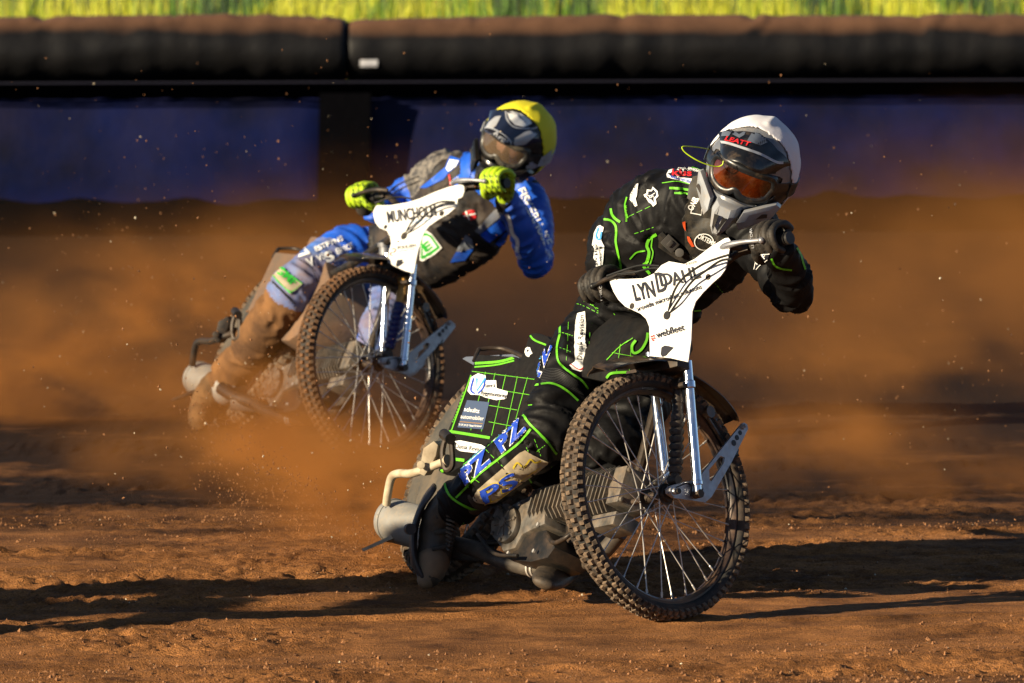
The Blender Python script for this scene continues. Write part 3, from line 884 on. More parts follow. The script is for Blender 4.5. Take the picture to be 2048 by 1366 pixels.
    mb = MB(); cc = [cx(*z3([(745 + 60 * cos(a), 965 + 88 * sin(a) - 20 * cos(a))])[0], .001) for a in np.linspace(0, 2 * pi, 28, endpoint=False)]
    mb.prism(cc, RN * .016)
    ec = sum(cc, Vector()) / len(cc) + RN * .016
    mb.tube([ec, ec + RN * .006], .016, 16)
    for i in range(8):
        a = 2 * pi * i / 8; v = (cc[int(i * 28 / 8)] - ec + RN * .016) * .72
        mb.tube([ec + v * .25 + RN * .001, ec + v + RN * .001], .0035, 6)
    for i in range(0, 28, 4): mb.tube([cc[i].lerp(ec, .1) + RN * .012, cc[i].lerp(ec, .1) + RN * .021], .006, 8)
    obj('clutch_cover', mb, alud, eng, MR, bevel=.002)
    mb = MB()
    for x, y in z3([(775, 995), (890, 965), (800, 870), (895, 820), (870, 1090), (750, 1100)]):
        q = cx(x, y, 0); mb.tube([q, q + RN * .006], .006, 8)
    obj_split('bolt', mb, steel, eng, MR)
    e0, e1 = P(1094, 1020, .62), P(1246, 988, .30); ax = (e1 - e0).normalized()
    u_ = (RU - ax * RU.dot(ax)).normalized(); v_ = ax.cross(u_)
    mb = MB(); mb.tube([e0 - ax * .05, e1 + ax * .01], .052, 20); n_f = 19
    for i in range(n_f):
        t = i / (n_f - 1); c = e0.lerp(e1, t); hh = (.056 if t < .45 else .070); ww = .062
        o8 = [(ww, hh * .6), (ww * .6, hh), (-ww * .6, hh), (-ww, hh * .6), (-ww, -hh * .6), (-ww * .6, -hh), (ww * .6, -hh), (ww, -hh * .6)]
        mb.prism([c + v_ * a + u_ * b_ for a, b_ in o8], ax * .0045)
    obj('finned_cylinder', mb, alud, eng, MR, smooth=30)
    mb = MB(); mb.box(e1 + ax * .045, ax * .03, u_ * .055, v_ * .055); mb.box(e1 - u_ * .095 + ax * .0, ax * .06, u_ * .02, v_ * .04)
    for s1 in (-1, 1):
        for s2 in (-1, 1): mb.tube([e1 + ax * .07 + u_ * .045 * s1 + v_ * .045 * s2, e1 + ax * .085 + u_ * .045 * s1 + v_ * .045 * s2], .008, 8)
    obj('rocker_box', mb, alud, eng, MR, bevel=.004)
    mb = MB(); mb.box(P(1150, 1085, .55), ax * .12, u_ * .03, v_ * .05); mb.box(P(1075, 1100, .72), ax * .08, u_ * .022, v_ * .06)
    obj_split('engine_mount', mb, darkm, eng, MR, bevel=.004)
    # exhaust
    mb = MB(); mb.tube([P(1240, 1065, .36), P(1205, 1105, .40), P(1165, 1126, .46), P(1110, 1137, .55), P(1060, 1136, .64), P(1000, 1120, .74), P(950, 1098, .84), P(900, 1085, .9), P(860, 1065, .96)], .0235, 18, n=6)
    ex = obj('exhaust_pipe', mb, cfg.get('pipe', pipem), root, MR)
    mb = MB()
    for x, y, Y in ((1073, 1137, .615), (1065, 1136.5, .63)):
        q = P(x, y, Y); dd = (P(x - 20, y - 1, Y + .03) - q).normalized(); mb.tube([q - dd * .003, q + dd * .003], .027, 18)
    obj_split('pipe_clamp', mb, steel, ex, MR)
    s0, s1 = P(775, 1038, 1.20), P(905, 1072, .98); sd = (s1 - s0).normalized(); Ls = (s1 - s0).length
    mb = MB(); mb.tube([s0 - sd * .004, s0, s0 + sd * .006, s0 + sd * .02, s0 + sd * .05, s0 + sd * (Ls * .8), s1], [.030, .052, .058, .0625, .064, .064, .03], 32)
    mb.tube([s0 + sd * .022, s0 + sd * .024, s0 + sd * .03, s0 + sd * .032], [.063, .0655, .0655, .063], 32)
    mb.tube([s0 - sd * .012, s0 + sd * .01], .022, 20)
    si = obj('silencer', mb, silm, root, MR, smooth=40)
    mb = MB(); mb.prism([P(723, 1098, 1.1), P(727, 1103, 1.1), P(790, 1075, 1.1), P(785, 1069, 1.1)], (0.02, .10, 0)); obj('dirt_flap', mb, cfg['tube'], root, MR)
    # rear hoop and bracket
    mb = MB(); mb.tube([P(773, 1008, 1.12), P(776, 985, 1.10), P(783, 955, 1.08), P(797, 947, 1.06), P(822, 947, 1.0), P(850, 938, .95), P(882, 926, .92), P(893, 921, .90)], .0125, 12, n=5)
    mb.tube([P(893, 921, .90), P(896, 920, .895)], .017, 14)
    rh = obj('silencer_bracket', mb, cfg['tube'], root, MR)
    mb = MB(); mb.prism([P(x, y, .93) for x, y in z3([(330, 690), (345, 605), (395, 570), (415, 590), (405, 640), (380, 690), (350, 735), (325, 725)])], (0.02, .03, 0))
    mb.tube([P(842, 930, .92), P(842, 930, .915)], .012, 12); obj('bracket_plate', mb, cfg['tube'], rh, MR, bevel=.002)
    mb = MB(); mb.tube([P(892, 872, .90), P(885, 905, .90), P(891, 938, .89), P(905, 930, .88), P(903, 880, .89)], .0085, 8, n=4); mb.tube([P(888, 868, .92), P(901, 878, .86)], .016, 14)
    obj('chain_guard_loop', mb, darkm, rh, MR)
    # flank cover with the seat hump
    cov = z3([(585, 192), (600, 160), (775, 170), (800, 185), (822, 130), (845, 62), (880, 58), (930, 75), (960, 110), (1000, 240), (1075, 380), (1010, 520), (900, 640), (800, 700), (520, 690), (470, 720), (412, 712), (430, 660), (480, 655), (492, 590), (458, 518), (480, 470)])
    mb = MB(); mb.prism([rxp(x, y, .085) for x, y in cov], -RN * .17)
    cv = obj('flank_cover', mb, cfg['cover'], root, MR, bevel=.008, smooth=50); out['cover'] = cv
    mb = MB(); mb.tube([rxp(948, 722, .07), rxp(956, 703, .06), rxp(963, 698, .05), rxp(1005, 697, .0), rxp(1048, 714, -.02)], .0065, 8, n=4); obj('lift_handle', mb, darkm, root, MR)
    mb = MB(); mb.prism([rxp(x, y, -.02) for x, y in z3([(527, 182), (545, 172), (790, 158), (800, 190), (585, 215)])], -RN * .12); obj('rear_mudguard', mb, mat('grey_mudguard', (.10, .115, .15), .45), root, MR, bevel=.003)
    # tank cover under the plate
    if cfg.get('tank', True):
      tk = [(1203, 765), (1222, 715), (1262, 672), (1300, 640), (1385, 650), (1390, 700), (1350, 790), (1240, 770)]
      mb = MB(); mb.prism([P(x, y, .33) for x, y in tk], (-.10, .30, .0)); out['tank'] = obj('tank_cover', mb, cfg['cover'], root, MR, bevel=.02, smooth=60)
    # footrest and chain side
    mb = MB(); mb.tube([P(1010, 1085, .82), P(905, 1090, .88)], .010, 10); mb.box(P(940, 1105, .9), Vector((.07, -.02, 0)), Vector((0, .05, 0)), Vector((0, 0, .02))); obj('footrest', mb, darkm, root, MR, bevel=.003)
    return out

root1 = thing('motorcycle', 'nearer motorcycle with neon green trimmed black cover and black fork boots', 'motorcycle', (.05, .6, 0), 'racing motorcycles')
cfg1 = dict(tube=cream, knob=knobm, bellow=bellow, spring_top=darkm, cover=clothb, disc=sidew)
B1 = build_bike(root1, Matrix.Identity(4), Matrix.Identity(4), cfg1)
# number plate of the front bike
plate_px = z1([(207, 940), (290, 941), (385, 937), (440, 912), (480, 868), (520, 848), (600, 862), (655, 835), (740, 770), (815, 726), (832, 724), (842, 738), (838, 780), (830, 830), (815, 890), (790, 925), (750, 960), (700, 1010), (660, 1058), (642, 1110), (638, 1200)]) + [(1382, 680), (1376, 724), (1340, 716), (1300, 712)] + z1([(418, 1240), (416, 1190), (400, 1150), (370, 1122), (335, 1106), (290, 1085), (255, 1050), (230, 1010), (212, 965)])
def make_plate(root, px, p0, pn, M=None):
    """thin plastic plate, bowed a little about its upright axis"""
    side = (FN if abs(pn.dot(FN)) < .02 else (MF2.to_3x3() @ FN)).normalized()
    bm = bmesh.new(); bm.faces.new([bm.verts.new(onp(x, y, p0, pn)) for x, y in px]); bmesh.ops.triangulate(bm, faces=bm.faces[:]); refine(bm, .03, 6)
    for v in bm.verts:
        t = (v.co - p0).dot(side); r_ = (v.co - CAM).normalized(); v.co += r_ * ((.32 * t * t + .002 * noise.noise(v.co * 14)) / -r_.dot(pn))
    ext = bmesh.ops.extrude_face_region(bm, geom=bm.faces[:])
    for v in [g for g in ext['geom'] if isinstance(g, bmesh.types.BMVert)]: v.co -= pn * .003
    bmesh.ops.recalc_face_normals(bm, faces=bm.faces)
    me = bpy.data.meshes.new('front_plate'); bm.to_mesh(me); bm.free(); me.materials.append(white); finish(me, 40)
    return link_w('front_plate', me, root)
PP1 = BC + PF * .075
plate1 = make_plate(root1, plate_px, PP1, PF)
T = bvh([plate1])
mb = MB()
f = lambda a, b: z1([(a, b)])[0]
lay_text(mb, 'LYN', f(345, 1055), f(452, 1030), 33, T, .0028, 0, .028, lim=40)
lay_text(mb, 'AHL', f(542, 975), f(690, 932), 26, T, .0028, 0, .018, lim=40)
lay_text(mb, 'D', f(462, 1012), f(518, 1002), 42, T, .0028, 0, .008, lim=40)
lay_text(mb, 'D', f(480, 980), f(545, 965), 26, T, .003, 0, .008, lim=40)
lay_text(mb, 'Telecom', f(598, 872), f(668, 855), 7, T, .0028, 0, 0, lim=40)
lay_text(mb, 'provide microduct solutions', f(352, 1112), f(695, 990), 9.5, T, .0028, 0, .018, lim=40)
lay_text(mb, 'webfleet', f(458, 1252), f(606, 1208), 14, T, .0028, 0, .014, lim=40)
for a, b_ in ((425, 1240), (436, 1236), (428, 1252), (440, 1248), (434, 1260)): lay_poly(mb, [f(a, b_), f(a + 8, b_ - 2), f(a + 9, b_ + 6), f(a + 1, b_ + 8)], T, .0028, 1, lim=40)
lay_poly(mb, [f(478, 1335), f(482, 1300), f(500, 1290), (f(522, 1293)), f(520, 1308), f(545, 1300), f(520, 1325), f(505, 1342), f(485, 1350)], T, .0028, 0, lim=40)
lay_line(mb, [f(484, 1316), f(500, 1312), f(520, 1304)], 1.2, T, .002, 2)
lay_line(mb, [f(488, 1338), f(500, 1328), f(514, 1318)], 1.0, T, .002, 2)
prints('lettering', mb, [kprint, rprint, white], plate1)
mb = MB()
for a, b_ in ((328, 1083), (727, 930)):
    q = T.ray_cast(CAM, ray(*f(a, b_)).normalized())[0]; mb.tube([q - PF * .004, q + PF * .003], .0085, 16)
q = T.ray_cast(CAM, ray(*f(512, 1132)).normalized())[0]; mb.tube([q - PF * .004, q + PF * .004], .012, 18)
obj_split('plate_fixing', mb, darkm, plate1)
def cables(root, px_paths, p0, pn, m):
    mb = MB()
    for px, offs in px_paths: mb.tube([onp(x, y, p0 + pn * (o_ * .55), pn) for (x, y), o_ in zip(px, offs)], .0034, 8, n=6)
    return obj_split('control_cable', mb, m, root)
cables(root1, [(z1([(840, 812), (780, 830), (700, 862), (600, 930), (545, 1010), (514, 1128)]), (.03, .04, .045, .035, .03, -.01)),
               (z1([(850, 835), (790, 845), (720, 892), (640, 955), (565, 1060), (516, 1134)]), (.03, .035, .04, .035, .025, -.01)),
               (z1([(195, 925), (280, 895), (370, 870), (470, 872)]), (.03, .02, -.02, -.06)),
               (z1([(250, 915), (340, 905), (430, 885), (500, 890)]), (.02, .01, -.03, -.06))], PP1, PF, cablem)

# neon trim, net lines and sponsor patches on the flank cover
T = bvh([B1['cover']])
mb = MB()
for pts, w_ in (([(590, 205), (700, 197), (775, 178)], 5), ([(588, 222), (690, 212), (775, 192)], 3), ([(585, 195), (540, 320), (500, 440), (462, 520)], 4), ([(572, 260), (530, 380), (480, 520)], 2.2), ([(462, 524), (540, 536), (660, 556)], 5.5),
                ([(485, 655), (540, 662)], 6), ([(845, 66), (870, 95), (925, 118)], 3.5), ([(415, 712), (412, 735), (425, 755)], 4), ([(432, 705), (440, 725)], 5)):
    lay_line(mb, z3(pts), w_, T, .002, 0)
for i, (a, b_) in enumerate([((640, 245), (570, 520)), ((685, 250), (620, 525)), ((735, 258), (668, 545)), ((790, 266), (735, 520)), ((838, 270), (770, 510))]):
    lay_line(mb, z3([a, b_]), 1.1, T, .0015, 0)
for a, b_ in (((560, 240), (870, 280)), ((575, 310), (860, 355)), ((640, 400), (790, 425)), ((655, 480), (760, 500))): lay_line(mb, z3([a, b_]), 1.1, T, .0015, 0)
prints('neon_piping', mb, [neon], B1['cover'])
mb = MB()
lay_poly(mb, z3([(572, 270), (605, 252), (640, 262), (642, 285), (690, 285), (692, 322), (745, 338), (738, 372), (690, 378), (640, 366), (612, 354), (570, 352), (555, 335)]), T, .002, 0)
lay_line(mb, z3([(585, 275), (572, 330), (590, 348)]), 3.5, T, .0035, 1); lay_line(mb, z3([(600, 275), (600, 335), (640, 275)]), 4, T, .0035, 2, smooth=False); lay_line(mb, z3([(640, 280), (630, 320), (605, 348)]), 3, T, .0035, 1)
g_ = lambda a, b: z3([(a, b)])[0]
lay_text(mb, 'Tømrer &', g_(636, 320), g_(686, 318), 8, T, .0035, 3, .012)
lay_text(mb, 'Byggemontering', g_(620, 352), g_(740, 368), 8.5, T, .0035, 3, .012)
lay_poly(mb, z3([(553, 378), (658, 388), (628, 516), (508, 506)]), T, .002, 4)
lay_text(mb, 'schultz', g_(540, 430), g_(612, 440), 9, T, .0035, 0, .015)
lay_text(mb, 'automobiler', g_(524, 464), g_(632, 475), 8.5, T, .0035, 0, .004)
lay_line(mb, z3([(520, 480), (628, 490)]), 1.5, T, .0035, 5)
lay_text(mb, '75 39 24 29', g_(514, 498), g_(560, 502), 4, T, .0035, 0, .01); lay_text(mb, 'Ikast Holsted', g_(566, 502), g_(622, 506), 4, T, .0035, 0, .01)
lay_poly(mb, z3([(495, 572), (520, 568), (620, 588), (640, 600), (600, 628), (520, 618), (492, 600)]), T, .002, 0)
lay_text(mb, 'Dansk Revision', g_(497, 604), g_(640, 626), 10, T, .0035, 3, .006)
lay_line(mb, z3([(494, 548), (488, 590), (490, 630)]), 4, T, .0035, 0)
lay_poly(mb, z3([(828, 135), (838, 128), (850, 130), (848, 150), (862, 158), (850, 164), (845, 175), (832, 170), (824, 152)]), T, .002, 0)
lay_poly(mb, z3([(836, 140), (845, 139), (842, 150), (834, 152)]), T, .003, 3)
prints('sponsor_patches', mb, [wprint, bprint, lprint, kprint, navy, gold], B1['cover'])
T = bvh([B1['tank']]); mb = MB()
lay_line(mb, z1([(408, 1222), (402, 1262), (378, 1306), (348, 1328), (328, 1322), (326, 1290), (345, 1262)]), 5, T, .003, 0)
lay_line(mb, z1([(195, 1366), (260, 1300), (330, 1250)]), 1.5, T, .003, 0); lay_line(mb, z2([(312, 178), (345, 155), (470, 150)]), 5, T, .003, 0)
for a, b_ in (((345, 100), (500, 140)), ((340, 60), (520, 90)), ((380, 20), (360, 150)), ((430, 20), (420, 150))): lay_line(mb, z2([a, b_]), 1, T, .002, 0)
prints('neon_piping', mb, [neon], B1['tank'])

# ---- second motorcycle, behind
Y2 = 5.7
C2 = P(742, 728, Y2)
ROLL = Matrix.Rotation(radians(10), 4, FWD)
MF2 = Matrix.Translation(C2) @ ROLL @ Matrix.Translation(-C1)
rr_ = Matrix.Rotation(radians(3), 4, FWD) @ Matrix.Rotation(radians(-4), 4, 'Z')
MR2 = Matrix.Translation(C2 + Vector((0, 0, .0))) @ rr_ @ Matrix.Translation(-C1)
root2 = thing('motorcycle', 'farther motorcycle with blue fork boots, half hidden in the flying dust', 'motorcycle', tuple(C2 + Vector((-.3, .6, -C2.z))), 'racing motorcycles')
cfg2 = dict(tube=darkm, pipe=darkm, tank=False, knob=knobw, bellow=bellowb, spring_top=gold, cover=clothd, disc=sidew)
B2 = build_bike(root2, MF2, MR2, cfg2)
plate2_px = z4([(290, 770), (310, 735), (400, 735), (520, 715), (600, 690), (700, 645), (800, 610), (870, 597), (890, 605), (894, 640), (880, 680), (850, 692), (845, 740), (790, 790), (720, 830), (660, 872), (632, 905), (612, 950), (590, 1020), (572, 1100), (556, 1188), (500, 1172), (440, 1146), (385, 1115), (393, 1040), (408, 990), (400, 945), (380, 905), (330, 885), (302, 850), (290, 805)])
PF2 = (MF2.to_3x3() @ PF).normalized(); PP2 = MF2 @ PP1
plate2 = make_plate(root2, plate2_px, PP2, PF2)
T = bvh([plate2]); mb = MB(); f = lambda a, b: z4([(a, b)])[0]
lay_text(mb, 'MUNCHOLM', f(388, 852), f(712, 805), 24, T, .0028, 0, .02, lim=60)
lay_line(mb, z4([(388, 905), (430, 870), (500, 852), (600, 842), (690, 830)]), 1.2, T, .0028, 1)
lay_line(mb, z4([(412, 1030), (430, 1022), (438, 1035), (425, 1048), (408, 1050), (402, 1065), (420, 1072)]), 1.6, T, .0028, 2)
lay_text(mb, 'POULSEN', f(452, 1030), f(575, 1012), 7, T, .0028, 0, .01, lim=60); lay_text(mb, 'isolering & teknik', f(455, 1047), f(572, 1030), 3.5, T, .0028, 0, .0, lim=60)
lay_poly(mb, z4([(440, 1135), (448, 1100), (485, 1095), (480, 1115), (500, 1110), (470, 1135), (448, 1148)]), T, .0028, 0, lim=60)
prints('lettering', mb, [kprint, lprint, rprint], plate2)
mb = MB()
for a, b_, r_0 in ((372, 880, .008), (745, 790, .010), (495, 940, .014)):
    q = T.ray_cast(CAM, ray(*f(a, b_)).normalized())[0]; mb.tube([q - PF2 * .004, q + PF2 * .003], r_0, 16)
obj_split('plate_fixing', mb, darkm, plate2)
cables(root2, [(z4([(830, 712), (740, 712), (640, 755), (550, 840), (497, 935)]), (.04, .045, .04, .03, -.01)), (z4([(830, 722), (760, 725), (680, 765), (580, 860), (500, 940)]), (.04, .04, .035, .03, -.01)),
               (z4([(300, 720), (390, 690), (470, 680), (545, 692)]), (.02, .0, -.04, -.06))], PP2, PF2, cablem)
mb = MB(); mb.tube([P(770, 490, 6.1), P(772, 522, 6.1)], .022, 16); mb.tube([P(769, 484, 6.1), P(770, 492, 6.1)], .026, 16); obj('fuel_cap_tube', mb, alu, root2)
# ================================================================== riders
suitk = mat('black_race_suit', (.0042, .0042, .0048), .55, c2=(.007, .007, .0075), scale=50, bump=.0016, bscale=38, dust=.10, dustc=(.03, .018, .01), dscale=9, dcut=.57, spec=.16)
suitb = mat('blue_race_suit', (.012, .105, .60), .5, c2=(.010, .075, .46), scale=7, bump=.0012, bscale=38, dust=.2, dustc=(.25, .16, .10), dscale=9, dcut=.58)
suitbd = mat('dusty_blue_suit', (.06, .15, .46), .7, c2=(.13, .18, .33), scale=6, bump=.0012, bscale=38, dust=.85, dustc=(.20, .10, .04), dscale=5, dcut=.52)
muddy = mat('dirt_caked_suit', (.20, .092, .030), .9, c2=(.07, .032, .012), scale=9, bump=.003, bscale=40)
suit2k = mat('black_suit_panel', (.007, .007, .008), .65, c2=(.018, .016, .017), scale=14, bump=.0012, bscale=38, dust=.4, dustc=(.11, .07, .04), dscale=7)
camo = mat('grey_camouflage', (.18, .16, .14), .7, c2=(.03, .03, .035), scale=45, bump=.001, bscale=60)
skin = mat('skin', (.50, .24, .16), .5, c2=(.58, .30, .21), scale=20)
eyew = mat('eye_white', (.7, .68, .65), .2); eyed = mat('eye_iris', (.03, .02, .015), .1); lipm = mat('lips', (.38, .12, .10), .4); hairm = mat('hair', (.05, .03, .015), .7)
gl_k = mat('black_glove', (.006, .006, .006), .6, c2=(.013, .012, .011), scale=60, bump=.001, bscale=140, dust=.35, dustc=(.12, .09, .06), dscale=20)
gl_y = mat('lime_glove', (.42, .58, .012), .55, c2=(.32, .50, .02), scale=40, bump=.001, bscale=120)
bootm = mat('worn_black_boot', (.016, .015, .014), .55, c2=(.04, .034, .028), scale=14, bump=.001, bscale=80, dust=.6, dustc=(.17, .11, .06), dscale=10, dcut=.5)
bootmud = mat('muddy_boot', (.05, .030, .014), .9, c2=(.15, .08, .032), scale=16, bump=.003, bscale=50)
solem = mat('boot_sole', (.02, .021, .026), .5, dust=.3, dustc=(.12, .08, .05))
shell1 = mat('grey_helmet', (.16, .17, .19), .28, c2=(.13, .14, .16), scale=5, dust=.6, dustc=(.42, .33, .22), dscale=22, dcut=.58, coat=.5)
shelld = mat('dark_helmet', (.008, .009, .011), .34, dust=.4, dustc=(.25, .17, .10), dscale=25, dcut=.6, coat=.15)
whitecl = mat('white_helmet_cover', (.72, .72, .76), .8, c2=(.64, .64, .70), scale=8, bump=.002, bscale=16, dust=.35, dustc=(.55, .42, .28), dscale=6, dcut=.56)
yellcl = mat('yellow_helmet_cover', (.72, .62, .012), .75, c2=(.60, .56, .02), scale=6, bump=.002, bscale=16)
lens_o = mat('orange_goggle_lens', (.12, .018, .002), .07, c2=(.015, .003, .001), scale=13, coat=1., dust=.35, dustc=(.30, .11, .03), dscale=22, dcut=.6, alpha=.86)
lens_c = mat('clear_goggle_lens', (.16, .11, .07), .05, coat=1., alpha=.38)
greyp = mat('pale_grey_print', (.40, .42, .46), .4, c2=(.34, .36, .40), scale=10, dust=.4, dustc=(.45, .36, .25), dscale=20, dcut=.55)
midgrey = mat('mid_grey_print', (.16, .18, .22), .4, dust=.4, dustc=(.3, .23, .15), dscale=20, dcut=.55)
visor_grey = mat('smoked_grey_print', (.10, .12, .16), .35, dust=.3, dustc=(.25, .2, .13), dscale=30, dcut=.6)
tanprint = mat('worn_cream_patch', (.42, .36, .26), .7, c2=(.30, .25, .17), scale=18, dust=.4, dustc=(.2, .14, .08), dscale=22)
yprint = mat('yellow_print', (.55, .42, .02), .6, dust=.4, dustc=(.3, .22, .1), dscale=30)
gprint = mat('green_print', (.03, .38, .04), .55)
limec = mat('lime_cord', (.45, .62, .01), .4)
bracem = mat('grey_neck_brace', (.010, .010, .010), .55, dust=.7, dustc=(.07, .055, .035), dscale=40, dcut=.5)
beltm = mat('black_belt', (.012, .012, .012), .5, dust=.4, dustc=(.12, .09, .06), dscale=20)

def ss(a, b, x):
    t = max(0., min(1., (x - a) / (b - a))); return t * t * (3 - 2 * t)

def frame_M(c, fd, up):
    Y = fd.normalized(); Z = (up - Y * up.dot(Y)).normalized(); X = Y.cross(Z)
    M = Matrix((X, Y, Z)).transposed().to_4x4(); M.translation = c
    return M

def head_mb(M):
    """head with brow, nose, lips, chin, ears"""
    mb = MB(); sg, rg = 56, 44; V = []; Fc = []
    for i in range(rg + 1):
        ph = pi * i / rg
        for j in range(sg):
            th = 2 * pi * j / sg; x, y, z = sin(ph) * cos(th), sin(ph) * sin(th), cos(ph)
            X, Y, Z = .074 * x, .095 * y, .118 * z
            if z < 0: X *= 1 - .28 * (-z) ** 1.3; Y *= 1 - .12 * (-z)
            if y > 0:
                g = lambda x0, z0, sx, sz: math.exp(-((X - x0) / sx) ** 2 - ((Z - z0) / sz) ** 2)
                Y += .024 * g(0, -.022, .011, .014) + .012 * g(0, .0, .009, .022) + .006 * g(0, -.058, .022, .008) + .010 * g(0, -.092, .022, .014)
                Y += -.011 * (g(.031, .008, .016, .011) + g(-.031, .008, .016, .011)) + .005 * (g(.03, .026, .022, .007) + g(-.03, .026, .022, .007)) - .003 * g(0, -.044, .02, .004) + .004 * (g(.04, -.02, .018, .016) + g(-.04, -.02, .018, .016))
            V.append(M @ Vector((X, Y, Z)))
    for i in range(rg):
        for j in range(sg): Fc.append((i * sg + j, (i + 1) * sg + j, (i + 1) * sg + (j + 1) % sg, i * sg + (j + 1) % sg))
    mb.add(V, Fc)
    for s in (-1, 1):
        e = MB(); e.sphere((s * .074, -.004, -.005), (.008, .017, .028), 12, 10); mb.add([M @ Vector(v) for v in e.v], e.f)
    return mb

def make_helmet(root, M, shell_m, cover_m, peak_m, frame_m, lens_m, inner_m, strap_m, chin_m, cover_cut=(.25, .035), peak_len=.085):
    # shell with a jutting chin bar; the eye port is cut through it
    def sh(x, y, z, k=1.):
        X, Y, Z = .126 * x * k, .152 * y * k, .142 * z * k
        t = ss(-.05, .75, -z) * max(0, y) ** 1.2 if z < .05 else 0
        Y += .076 * t * (1 - .55 * x * x); X *= 1 - .26 * t; Z -= .030 * t
        if z < -.8: Z = Z + (-.8 - z) * .142 * k * .6
        return X, Y, Z
    mb = MB(); sg, rg = 80, 60; V = []; Fc = []
    for i in range(rg + 1):
        ph = pi * i / rg
        for j in range(sg):
            th = 2 * pi * j / sg; x, y, z = sin(ph) * cos(th), sin(ph) * sin(th), cos(ph)
            V.append(Vector(sh(x, y, z)))
    for i in range(rg):
        for j in range(sg): Fc.append((i * sg + j, (i + 1) * sg + j, (i + 1) * sg + (j + 1) % sg, i * sg + (j + 1) % sg))
    mb.add(V, Fc)
    me = mesh_from(mb, 'helmet', shell_m, 180)
    t = bpy.data.objects.new('t', me); COL.objects.link(t)
    t.modifiers.new('s', 'SOLIDIFY').thickness = .012
    c = MB(); pts = [(-.102, .012), (-.094, .042), (0, .050), (.094, .042), (.102, .012), (.096, -.024), (.060, -.052), (0, -.046), (-.060, -.052), (-.096, -.024)]
    A = crom(pts + [pts[0]], 4)[:-1]
    c.prism([(a[0], .03, a[1]) for a in A], (0, .3, 0)); cm = mesh_from(c, 'c', shell_m, 0)
    co = bpy.data.objects.new('c', cm); COL.objects.link(co)
    bo = t.modifiers.new('b', 'BOOLEAN'); bo.operation = 'DIFFERENCE'; bo.object = co; bo.solver = 'EXACT'
    bpy.context.view_layer.update()
    out = evald(t); bpy.data.objects.remove(t); bpy.data.objects.remove(co); bpy.data.meshes.remove(cm)
    out.materials.clear(); out.materials.append(shell_m)
    out.transform(M); finish(out, 50)
    hel = link_w('helmet', out, root)
    # fabric cover over crown and back
    mb = MB(); sg, rg = 96, 64; V = []; Fc = []; ok = []
    for i in range(rg + 1):
        ph = pi * i / rg
        for j in range(sg):
            th = 2 * pi * j / sg; x, y, z = sin(ph) * cos(th), sin(ph) * sin(th), cos(ph)
            X, Y, Z = sh(x, y, z, 1.035); p = Vector((X, Y, Z)); n = p.normalized()
            q = noise.noise(Vector((X * 14, Y * 14, Z * 26))) * .0035 + noise.noise(Vector((X * 45, Y * 30, Z * 45))) * .0012
            ridge = .004 * math.exp(-((X - .0) / .012) ** 2) if y < .2 else 0
            V.append(M @ (p + n * (q + ridge))); ok.append(Y - cover_cut[0] * Z < cover_cut[1] + .012 * noise.noise(Vector((X * 12, 3, Z * 12))) and Z > -.10)
    for i in range(rg):
        for j in range(sg):
            f_ = (i * sg + j, (i + 1) * sg + j, (i + 1) * sg + (j + 1) % sg, i * sg + (j + 1) % sg)
            if all(ok[a] for a in f_): Fc.append(f_)
    mb.add(V, Fc); cme = mesh_from(mb, 'helmet_cover', cover_m, 180)
    bm = bmesh.new(); bm.from_mesh(cme)
    bmesh.ops.delete(bm, geom=[v for v in bm.verts if not v.link_faces], context='VERTS')
    for e in bm.edges: pass
    bmesh.ops.smooth_vert(bm, verts=[v for v in bm.verts if v.is_boundary], factor=.8, use_axis_x=True, use_axis_y=True, use_axis_z=True)
    bmesh.ops.solidify(bm, geom=bm.faces[:], thickness=.0025); bm.to_mesh(cme); bm.free(); finish(cme, 180)
    cov = link_w('helmet_cover', cme, hel)
    # peak
    mb = MB(); nu, nv = 25, 9; V = []
    for lay_ in (0, 1):
        for i in range(nu):
            u = -1 + 2 * i / (nu - 1)
            for j in range(nv):
                v = j / (nv - 1); a = u * radians(57 - 13 * v)
                x = sin(a) * (.131 - .012 * v); y = cos(a) * .158 + peak_len * v * (1 - abs(u) ** 3 * .75) ; z = .058 + .052 * cos(a) + (.020 * v - .035 * v * v) * 1.0 * cos(a) - .020 * abs(u) * v
                z += .006 * math.exp(-(u / .12) ** 2) * (1 - v) - .005 * math.exp(-((abs(u) - .5) / .12) ** 2) * (1 - v * .5)
                # the crown end sits back over the shell
                y -= .055 * (1 - v) ** 2 * cos(a) * (1 - u * u); z += .024 * (1 - v) ** 2 * (1 - u * u)
                V.append(M @ Vector((x, y, z - .004 * lay_)))
    m = nu * nv; Fc = []
    for i in range(nu - 1):
        for j in range(nv - 1):
            a_ = i * nv + j; Fc.append((a_, a_ + nv, a_ + nv + 1, a_ + 1)); Fc.append((m + a_, m + a_ + 1, m + a_ + nv + 1, m + a_ + nv))
    for i in range(nu - 1):
        a_ = i * nv; Fc.append((a_, m + a_, m + a_ + nv, a_ + nv)); a_ += nv - 1; Fc.append((a_, a_ + nv, m + a_ + nv, m + a_))
    for j in range(nv - 1):
        Fc.append((j, j + 1, m + j + 1, m + j)); a_ = (nu - 1) * nv + j; Fc.append((a_, m + a_, m + a_ + 1, a_ + 1))
    mb.add(V, Fc); pk = obj('visor_peak', mb, peak_m, hel, smooth=60)
    # goggles
    gp = [(-.088, .006), (-.080, .033), (-.04, .040), (.04, .040), (.080, .033), (.088, .006), (.076, -.028), (.045, -.041), (.017, -.037), (0, -.024), (-.017, -.037), (-.045, -.041), (-.076, -.028)]
    G_ = crom(gp + [gp[0]], 4)[:-1]; gy = lambda x: .148 - .050 * (abs(x) / .094) ** 2.2
    mb = MB(); ring = [M @ Vector((a[0], gy(a[0]), a[1])) for a in G_]
